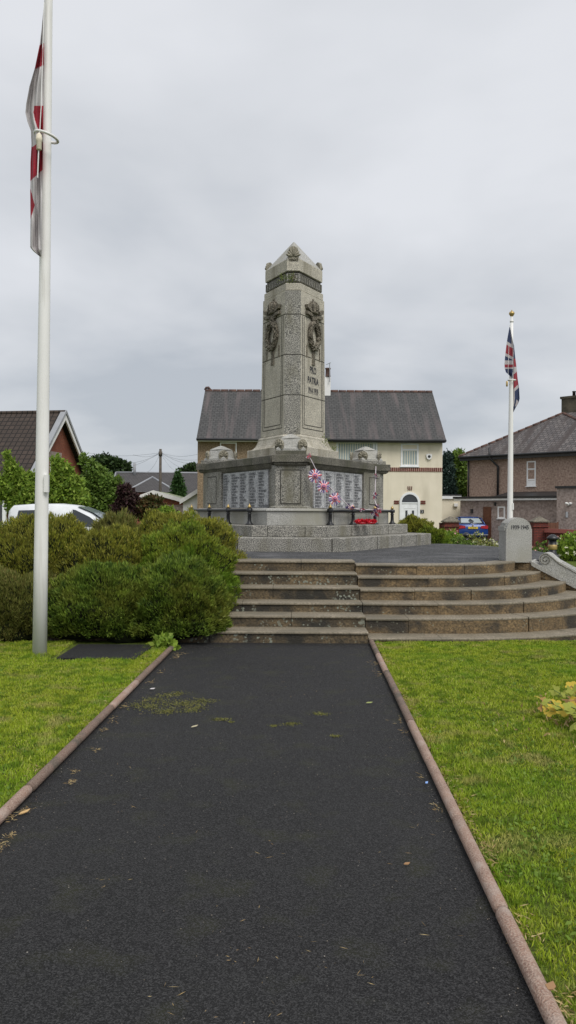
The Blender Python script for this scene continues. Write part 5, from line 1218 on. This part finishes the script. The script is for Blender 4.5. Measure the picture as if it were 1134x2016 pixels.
blob_tree('garden_tree','bright yellow-green sapling with upright sprays before the brick gable house, left of the pole','tree',base(40,27),2,[C(20,925,27,10,22),C(14,897,27,4,10),C(32,935,27,12,16),C(50,950,27,16,18),C(22,965,27,22,22),C(58,975,27,22,26),C(5,960,27,14,24),C(38,990,27,26,20),C(66,945,27,8,14)],5200,L_bright,leaf=(.12,.2),fill=.5)
blob_tree('garden_tree','bright green leafy shrub tree between the pole and the brick gable','tree',base(128,27.5),2,[C(112,915,27.5,9,18),C(128,930,27.5,14,18),C(108,945,27.5,14,18),C(140,955,27.5,20,22),C(120,975,27.5,24,24),C(150,985,27.5,24,22),C(108,1000,27.5,22,16)],6200,L_bright,leaf=(.12,.2),fill=.5)
blob_tree('garden_tree','mid green spreading tree right of the brick gable behind the van','tree',base(190,31),2.2,[C(178,920,31,12,16),C(192,935,31,18,18),C(170,955,31,22,20),C(205,955,31,22,20),C(222,975,31,20,22),C(185,985,31,26,24),C(210,1000,31,26,20),C(235,1000,31,16,16),C(165,1005,31,22,18),C(228,950,31,14,12),C(165,905,31,6,14)],6500,L_mid,leaf=(.12,.22),fill=.6)
blob_tree('garden_tree','copper-leaved dark purple shrub beside the spreading green tree','tree',base(250,30),1.2,[C(247,968,30,16,12),C(256,985,30,18,16),C(240,1000,30,18,16),C(262,1005,30,16,14)],3600,L_copper,leaf=(.12,.2),fill=.5)
blob_tree('garden_tree','small red-tipped green shrub before the pebbledashed garage','tree',base(298,30),1,[C(300,985,30,20,10),C(288,1000,30,22,14),C(312,1003,30,20,14),C(300,1015,30,28,14),C(332,1012,30,14,10)],4400,L_redgreen,leaf=(.10,.16),fill=.5)
blob_tree('low_shrub','light green low shrub at the right foot of the red-tipped bush','shrub',base(330,29),.5,[C(328,1008,29,14,10),C(338,1014,29,12,8)],900,L_bright,leaf=(.1,.16),fill=.5)
blob_tree('conifer','narrow dark conical conifer in front of the bungalow roof','tree',base(350,52),3,[C(350,930,52,3,5),C(350,938,52,6,7),C(350,948,52,9,9),C(350,958,52,11,10),C(351,970,52,13,12),C(351,985,52,14,14)],3000,L_conif,leaf=(.16,.26),fill=.4,limb=False)
blob_tree('distant_tree','dense dark green tree on the skyline right of the brick house','tree',base(210,85),4,[C(205,912,85,22,14),C(225,915,85,20,12),C(240,922,85,16,12),C(190,920,85,20,14),C(215,935,85,30,14),C(248,932,85,10,10),C(180,935,85,20,16)],6500,L_dark,leaf=(.4,.6),trunk_r=.3,fill=.4)
blob_tree('distant_tree','dark green distant tree above the roofs beside the tan house','tree',base(380,90),4,[C(375,925,90,14,8),C(388,930,90,16,14),C(362,930,90,8,6)],2600,L_dark,leaf=(.35,.55),trunk_r=.3,fill=.4)
for i,(u,lab) in enumerate(((60,'far tree mass showing low behind the brick house'),(285,'far tree mass low behind the bungalow roofs'),(700,'far tree mass hidden mostly behind the paired houses'))):
    pass
blob_tree('conifer_hedge_tree','tall green conifer beyond the garage, beside the pebbledashed house','tree',base(903,56),3,[C(905,915,56,16,24),C(908,945,56,18,28),C(898,970,56,18,28),C(912,975,56,16,24),C(900,900,56,10,14)],5200,L_mid,leaf=(.2,.32),trunk_r=.15,fill=.3)
blob_tree('conifer_hedge_tree','tall blue-green conifer tight against the cream house corner','tree',base(882,55),3,[C(881,905,55,9,16),C(880,930,55,13,22),C(882,960,55,15,26),C(884,985,55,15,20)],4200,L_blue,leaf=(.16,.28),trunk_r=.15,fill=.3)

def grassmat(name,cols,alts):
    m=leafmat(name,cols,alt=alts[0],ns=1.0,namt=.5,trans=.3,alts=[((.08,.17,.012),8,.50,.60,.65),((.44,.37,.15),3.2,.57,.68,.6),((.17,.33,.018),1.4,.5,.62,.45)]); nt=m.node_tree; return m
M_grass=grassmat('grass_blades',[(.15,.22,.012),(.29,.38,.018),(.40,.50,.035),(.20,.30,.014),(.44,.52,.07),(.46,.42,.13)],[(.38,.42,.04)])
M_grass_=M_grass
# perennials beside the platform
def plant(name,label,c,r_,h,n,mat_,leaf=(.06,.1),flowers=None,nf=0,cat='plant'):
    th=thing(name,label,cat,c); d=rng.normal(size=(n,3)); d=unit(d)*rng.random((n,1))**.4; d[:,2]=np.abs(d[:,2])
    P=np.array(c)+d*np.array([r_,r_,h]); V,Fc=leaf_quads(P,rng.normal(size=P.shape)+np.array([0,-.2,.3]),rng.uniform(*leaf,n),rng.uniform(*leaf,n)*.7,.1); npmesh('leaves',V,Fc,mat_,th)
    mb=MB()
    for k in range(12):
        a=random.uniform(0,2*PI); q=random.uniform(.2,.8); mb.tube([Vector(c),Vector(c)+Vector((math.cos(a)*r_*q,math.sin(a)*r_*q,h*.85))],.006,4)
    mb.build('stems',M_bark if mat_ is not L_bright else M_stem,th)
    if nf:
        P=np.array(c)+unit(rng.normal(size=(nf,3))*np.array([1,1,.6])+np.array([0,-.4,.6]))*np.array([r_,r_,h]); V=[];Fs=[];o=0
        for q in range(4):
            v,f=leaf_quads(P,rng.normal(size=P.shape),.06,.05); V.append(v);Fs.append(f+o);o+=len(v)
        npmesh('blossoms',np.concatenate(V),np.concatenate(Fs),flowers,th)
    return th
M_stem=plain('green_stem',(.08,.14,.03),.7)
L_yel=leafmat('leaf_yellowgreen',[(.22,.26,.05),(.30,.30,.09),(.14,.2,.04),(.34,.30,.14)],trans=.3)
F_pink=leafmat('flower_pink',[(.6,.3,.32),(.7,.45,.4)],trans=.2); F_white=leafmat('flower_white',[(.7,.68,.5),(.6,.6,.45)],trans=.2); F_red=leafmat('flower_orange',[(.5,.12,.04),(.6,.25,.06)],trans=.2)
def gp(u,D,z=None): x=X(u,D); return (x,D,gz(x,D) if z is None else z)
plant('perennial','broad-leaved bright green plant right of the olive heather by the platform edge',gp(868,21.5),.38,.55,700,L_mid if 0 else L_bright,(.10,.16),F_pink,14)
plant('perennial','leafy green plant with pinkish blooms in front of the left gate pillar',gp(888,23),.42,.58,650,L_bright,(.09,.14),F_pink,30)
plant('perennial','darker green clump between the bollard and the leafy perennials',gp(903,21),.35,.42,500,L_mid,(.07,.11))
plant('perennial','yellow-green feathery plant in front of the blue car',gp(940,21),.34,.55,520,L_yel,(.05,.09),F_white,20)
plant('perennial','sprawling pale flowering plant left of the 1939-1945 stone',gp(962,20.6),.36,.38,420,L_yel,(.05,.08),F_white,26)
plant('perennial','low green groundcover clump at the foot of the bollard before the car',gp(922,20.5),.32,.32,380,L_mid,(.06,.09))
plant('perennial','white-flowered green plant behind the sloping granite tablet at the right edge',gp(1128,18),.45,.62,700,L_bright,(.08,.13),F_white,26)
plant('perennial','sparse pink-budded plant beside the gold-banded bollard',gp(1100,18.5),.3,.52,260,L_redgreen,(.06,.09),F_pink,18)
plant('perennial','low leafy plant at the foot of the right gate pillar',gp(1068,18.5),.3,.42,260,L_mid,(.06,.09),F_pink,10)
mb=MB(); mb.smooth=True; mb.lathe((pb.x,pb.y,-.02),[(.115,0),(.11,.03),(.085,.045),(.08,.045)],18); mb.build('concrete_collar',G_pier,fpth)
a_=rng.uniform(0,2*PI,700); q_=.08+np.abs(rng.normal(size=700))*.045; V,Fc=leaf_quads(np.stack([pb.x+np.cos(a_)*q_,pb.y+np.sin(a_)*q_,np.zeros(700)],1),rng.normal(size=(700,3))*.4+np.array([0,0,1]),rng.uniform(.03,.08,700),.006,.15)
tag(npmesh('pole_grass',V,Fc,M_grass_),'unmown longer grass round the foot of the tall left pole',None,None,'stuff')
plant('low_shrub','green grass tuft at the foot of the upper left kerb tile',(-1.42,9.15,.0),.12,.16,260,L_bright,(.06,.10))

# geranium
def lobed(mb,c,xd,yd,nn,r_,cup):
    pts=[c]; K=35
    for k in range(K+1):
        a=R(-60+300*k/K)-R(0); rr=r_*(.62+.38*abs(math.cos(2.5*R(-60+300*k/K-90+0)))**.6)*(1+.07*math.sin(k*2.9)); pts.append(c+xd*math.cos(a)*rr+yd*math.sin(a)*rr+nn*cup*rr*rr/r_)
    mb.add(pts,[(0,i,i+1) for i in range(1,K+1)])
gt=thing('geranium_plant','yellowing lobed-leaf plant spilling onto the lawn at the right edge','plant',(2.2,5.75,.0))
gm=[leafmat('geranium_yellow',[(.55,.34,.03),(.62,.45,.06),(.45,.36,.06)],trans=.3),leafmat('geranium_green',[(.28,.33,.05),(.36,.38,.07),(.2,.27,.04)],trans=.3),leafmat('geranium_brown',[(.30,.16,.06),(.40,.24,.08)],trans=.2)]
rr=random.Random(12); gstem=MB()
for k in range(98):
    a=rr.uniform(0,2*PI); q=rr.random()**.6*.42; c=Vector((2.30+math.cos(a)*q*.85,5.85+math.sin(a)*q*1.9,.05+.30*(1-q/.5)*rr.uniform(.4,1)+.02))
    nn=Vector((rr.gauss(0,.4)-.2,rr.gauss(0,.4)-.6,1)).normalized(); xd=nn.cross(Vector((rr.gauss(0,1),rr.gauss(0,1),.1))).normalized(); yd=nn.cross(xd)
    mb=MB(); mb.smooth=False; lobed(mb,c,xd,yd,nn,rr.uniform(.035,.062),rr.uniform(-.3,.4)); o=mb.build('leaf',gm[rr.choice((0,1,1,1,0,2))],gt)
    gstem.tube([Vector((2.3,5.75,0)),Vector((2.3,5.75,.1))*.5+c*.5,c],.003,4)
gstem.build('stems',M_stem,gt)
V,Fc=leaf_quads(np.array([2.28,5.75,.02])+rng.normal(size=(420,3))*np.array([.24,.42,.03]),rng.normal(size=(420,3))+np.array([0,0,.6]),rng.uniform(.03,.07,420),.014); npmesh('dead_stems',V,Fc,M_straw,gt)

# grass
def grass(name,xf0,xf1,y0,y1,n,mat_,hs=(.018,.042),pred=None):
    y=y0+(y1-y0)*rng.random(int(n*1.0)); a=np.array([xf0(v) for v in y]); b=np.array([xf1(v) for v in y]); x=a+(b-a)*rng.random(len(y))
    # keep density even over area
    wd_=(b-a); keep=rng.random(len(y))<wd_/wd_.max(); x=x[keep]; y=y[keep]
    if pred is not None: kk=np.array([pred(p,q) for p,q in zip(x,y)]); x=x[kk]; y=y[kk]
    nzv=np.array([noise.noise(Vector((float(p)*2.2,float(q)*2.2,1))) for p,q in zip(x,y)])
    z=np.array([lz(float(p),float(q)) for p,q in zip(x,y)])-.004
    P=np.stack([x,y,z],1); h=rng.uniform(*hs,len(x))*(1+.5*nzv); D=np.stack([rng.normal(size=len(x))*.55,rng.normal(size=len(x))*.55,np.ones(len(x))],1)
    V,Fc=leaf_quads(P,D,h,rng.uniform(.0028,.005,len(x))*(1+.08*y),.12); o=npmesh(name,V,Fc,mat_); return tag(o,None,None,None,'stuff')
# add a second, finer patch noise to the grass colour
o=grass('grass',lambda y:KR(y)+.045,lambda y:min(5.2,.40*y+.9),1.7,9.75,330000,M_grass,pred=lambda x,y:y<stepfront(x)-.02)
tag(o,'short mown green grass on the lawn right of the path')
o=grass('grass',lambda y:max(-4.6,-.42*y-.9),lambda y:KL(y)-.045,3.2,9.5,260000,M_grass,pred=lambda x,y:not(-2.55<x<-1.66 and y>8.36+0.02*math.sin(9*x)))
tag(o,'short mown green grass on the lawn left of the path')
# broad-leaved weeds in the lawn
n=3800; y=rng.uniform(2,9,n); sgn=rng.random(n)<.62; x=np.where(sgn,KR(y)+.07+rng.random(n)*np.maximum(.3,.37*y-.9),KL(y)-.07-rng.random(n)*np.maximum(.2,.37*y-1.2))
msk=np.array([noise.noise(Vector((float(a)*3,float(b)*3,7)))>.02 for a,b in zip(x,y)])&~((x>-2.55)&(x<-1.66)&(y>8.3)); x=x[msk]; y=y[msk]
V,Fc=leaf_quads(np.stack([x,y,np.full(len(x),.022)],1),np.stack([rng.normal(size=len(x)),rng.normal(size=len(x)),rng.uniform(.1,.8,len(x))],1),rng.uniform(.02,.04,len(x)),rng.uniform(.012,.022,len(x)),.1)
tag(npmesh('clover',V,Fc,leafmat('clover_leaf',[(.09,.17,.02),(.15,.24,.03),(.2,.29,.05)],trans=.3)),'small broad clover and dock leaves scattered through the lawns',None,None,'stuff')
# longer tufts along steps and kerbs
yy=rng.uniform(1.8,9.6,5200); side=rng.random(5200)<.55; xx=np.where(side,KR(yy)+.05+rng.random(5200)**2*.05,KL(yy)-.05-rng.random(5200)**2*.05)
m_=np.array([noise.noise(Vector((float(a)*.7,float(b)*3.2,2)))>-.1 for a,b in zip(xx,yy)]); xx=xx[m_]; yy=yy[m_]
V,Fc=leaf_quads(np.stack([xx,yy,np.full(len(xx),.0)],1),np.stack([rng.normal(size=len(xx))*.5-np.where(side[m_],.25,-.25),rng.normal(size=len(xx))*.5,np.ones(len(xx))],1),rng.uniform(.03,.065,len(xx)),.005,.15)
tag(npmesh('edge_grass',V,Fc,M_grass),'longer grass blades growing up against the kerb tiles',None,None,'stuff')
# debris on the path: dry clippings and moss
def litter(name,spots,per,mat_,label,L_=(.012,.045),wd_=.003,z=.0,flat=.1):
    V=[];Fs=[];o=0
    for (u,v,su,sv) in spots:
        D=EYE*F/(v-1008); m=int(per*su/20); x0=X(u,D,v); P=np.stack([x0+rng.normal(size=m)*su*.5*D/F,D+rng.normal(size=m)*sv*.5*D*D/(EYE*F),z+rng.random(m)*.006],1)
        a=rng.normal(size=(m,3)); a[:,2]=np.abs(a[:,2])*flat; v_,f=leaf_quads(P,a,rng.uniform(*L_,m),wd_); V.append(v_);Fs.append(f+o);o+=len(v_)
    tag(npmesh(name,np.concatenate(V),np.concatenate(Fs),mat_),label,None,None,'stuff')
ed=[(318,1325,9,5),(300,1345,8,3),(345,1296,8,5),(222,1420,9,6),(205,1440,6,4),(150,1522,9,4),(140,1545,8,4),(190,1480,5,4),(50,1600,10,7),(20,1650,12,10),(8,1670,9,8),(25,1615,8,8),(738,1305,9,8),(745,1325,7,7),(795,1440,6,6),(862,1590,6,14),(790,1415,5,10),(1080,1960,10,16),(830,1530,4,12),(1010,1850,8,20),(355,1290,10,4),(240,1395,8,5)]
litter('dry_clippings',ed,70,M_straw,'dry brown grass clippings gathered along the kerbs on the path',z=.002)
yy=rng.uniform(1.9,9.5,2600); sd_=rng.random(2600)<.6; q=rng.random(2600)**2*.09+.035; xx=np.where(sd_,KR(yy)+q,KL(yy)-q)
k_=np.array([noise.noise(Vector((float(a)*.5,float(b)*2.4,9)))>-.02 for a,b in zip(xx,yy)]); xx=xx[k_]; yy=yy[k_]
V,Fc=leaf_quads(np.stack([xx,yy,rng.uniform(.012,.035,len(xx))],1),np.stack([rng.normal(size=len(xx)),rng.normal(size=len(xx)),rng.uniform(0,.25,len(xx))],1),rng.uniform(.015,.05,len(xx)),.005)
tag(npmesh('dead_grass',V,Fc,M_straw),'dead brown grass caught on the lawn side of the kerbs',None,None,'stuff')
litter('moss_patch',[(275,1390,26,7),(300,1378,26,6),(330,1370,22,5),(352,1366,16,4),(375,1398,22,6),(400,1380,26,5),(390,1392,24,7),(325,1402,30,6),(435,1416,18,3),(345,1386,50,10),(455,1421,6,2),(330,1400,10,5),(300,1392,22,8),(365,1385,20,6),(575,1424,18,3.5),(630,1404,18,3),(540,1428,10,3),(660,1448,10,3)],230,M_moss,'yellow-green moss patches growing across the tarmac path',L_=(.006,.015),wd_=.006,z=-.006,flat=.25)
litter('scattered_straw',[(random.uniform(150,900),random.uniform(1330,1990),60,40) for _ in range(22)],2,M_straw,'stray straw stalks scattered over the tarmac path',L_=(.008,.045),wd_=.002,z=.003)
n=1500; y=1.6+7.9*rng.random(n)**.8; x=KL(y)+.05+(KR(y)-KL(y)-.1)*rng.random(n); e_=rng.random(n)<.35; x=np.where(e_,np.where(rng.random(n)<.5,KL(y)+.05+rng.random(n)**2*.25,KR(y)-.05-rng.random(n)**2*.25),x)
P=np.stack([x,y,np.full(n,-.001)],1); k=rng.uniform(.0015,.0036,n)[:,None]; d=[np.array(q)*np.ones((n,3))*k for q in ((1,0,0),(0,1,0),(-1,.2,0),(0,-1,.1),(.2,.1,1))]
V=np.stack([P+q for q in d],1).reshape(-1,3); b=(np.arange(n)*5)[:,None]; Fc=np.concatenate([b+np.array([[0,1,4]]),b+np.array([[1,2,4]]),b+np.array([[2,3,4]]),b+np.array([[3,0,4]])]); 
tag(npmesh('grit',V,Fc,leafmat('grit_stone',[(.10,.09,.08),(.22,.19,.15),(.06,.055,.05),(.26,.24,.21),(.14,.09,.05)],trans=0)),'loose pale grit scattered over the tarmac path',None,None,'stuff')
# single dead leaves and a blue scrap
def flatleaf(u,v,L_,ang,m,label,name='fallen_leaf',cat='leaf',w_=.35):
    D=EYE*F/(v-1008); c=Vector((X(u,D,v),D,.012 if (u<1000) else .05)); d=Vector((math.cos(ang),math.sin(ang),.05)); s=Vector((-d.y,d.x,.0)); mb=MB()
    k=[c-d*L_*.5,c-d*L_*.2+s*L_*w_*.5+Vector((0,0,.004)),c+d*L_*.25+s*L_*w_*.4,c+d*L_*.5+Vector((0,0,.006)),c+d*L_*.2-s*L_*w_*.45,c-d*L_*.25-s*L_*w_*.4]
    mb.add(k,[(0,5,4,3,2,1)]); mb.add([p-Vector((0,0,.003)) for p in k],[(0,1,2,3,4,5)]); tag(mb.build(name,m),label,cat)
M_dead=plain('dead_leaf',(.30,.17,.08),.8); M_bluep=plain('blue_plastic',(.25,.42,.8),.5)
flatleaf(1084,1968,.045,.9,M_dead,'curled tan leaf on the grass beside the lower right kerb',w_=.7)
flatleaf(840,1543,.02,.6,M_bluep,'tiny pale blue plastic scrap on the path by the right kerb','litter_scrap','litter',.7)
flatleaf(801,1704,.03,.1,M_dead,'small brown leaf on the path near the lower right','fallen_leaf')
flatleaf(727,1385,.06,0,plain('pale_leaf',(.30,.34,.12),.8),'pale green leaf on the path near the upper right kerb','fallen_leaf')
flatleaf(48,1606,.07,.9,plain('wood_chip',(.55,.36,.16),.8),'orange-tan wood chip against the left kerb','wood_chip','wood chip',.25)
flatleaf(383,1434,.06,.6,plain('straw_piece',(.5,.45,.3),.8),'pale straw curl lying in the middle of the path','straw_piece','straw',.15)
flatleaf(300,1360,.05,.1,M_flagw,'small white fleck of litter by the upper left kerb','litter_scrap','litter',.4)
flatleaf(155,1455,.13,1.1,plain('straw_stick',(.5,.34,.15),.8),'straw-coloured stick leaning on the left kerb','dry_stick','stick',.15)
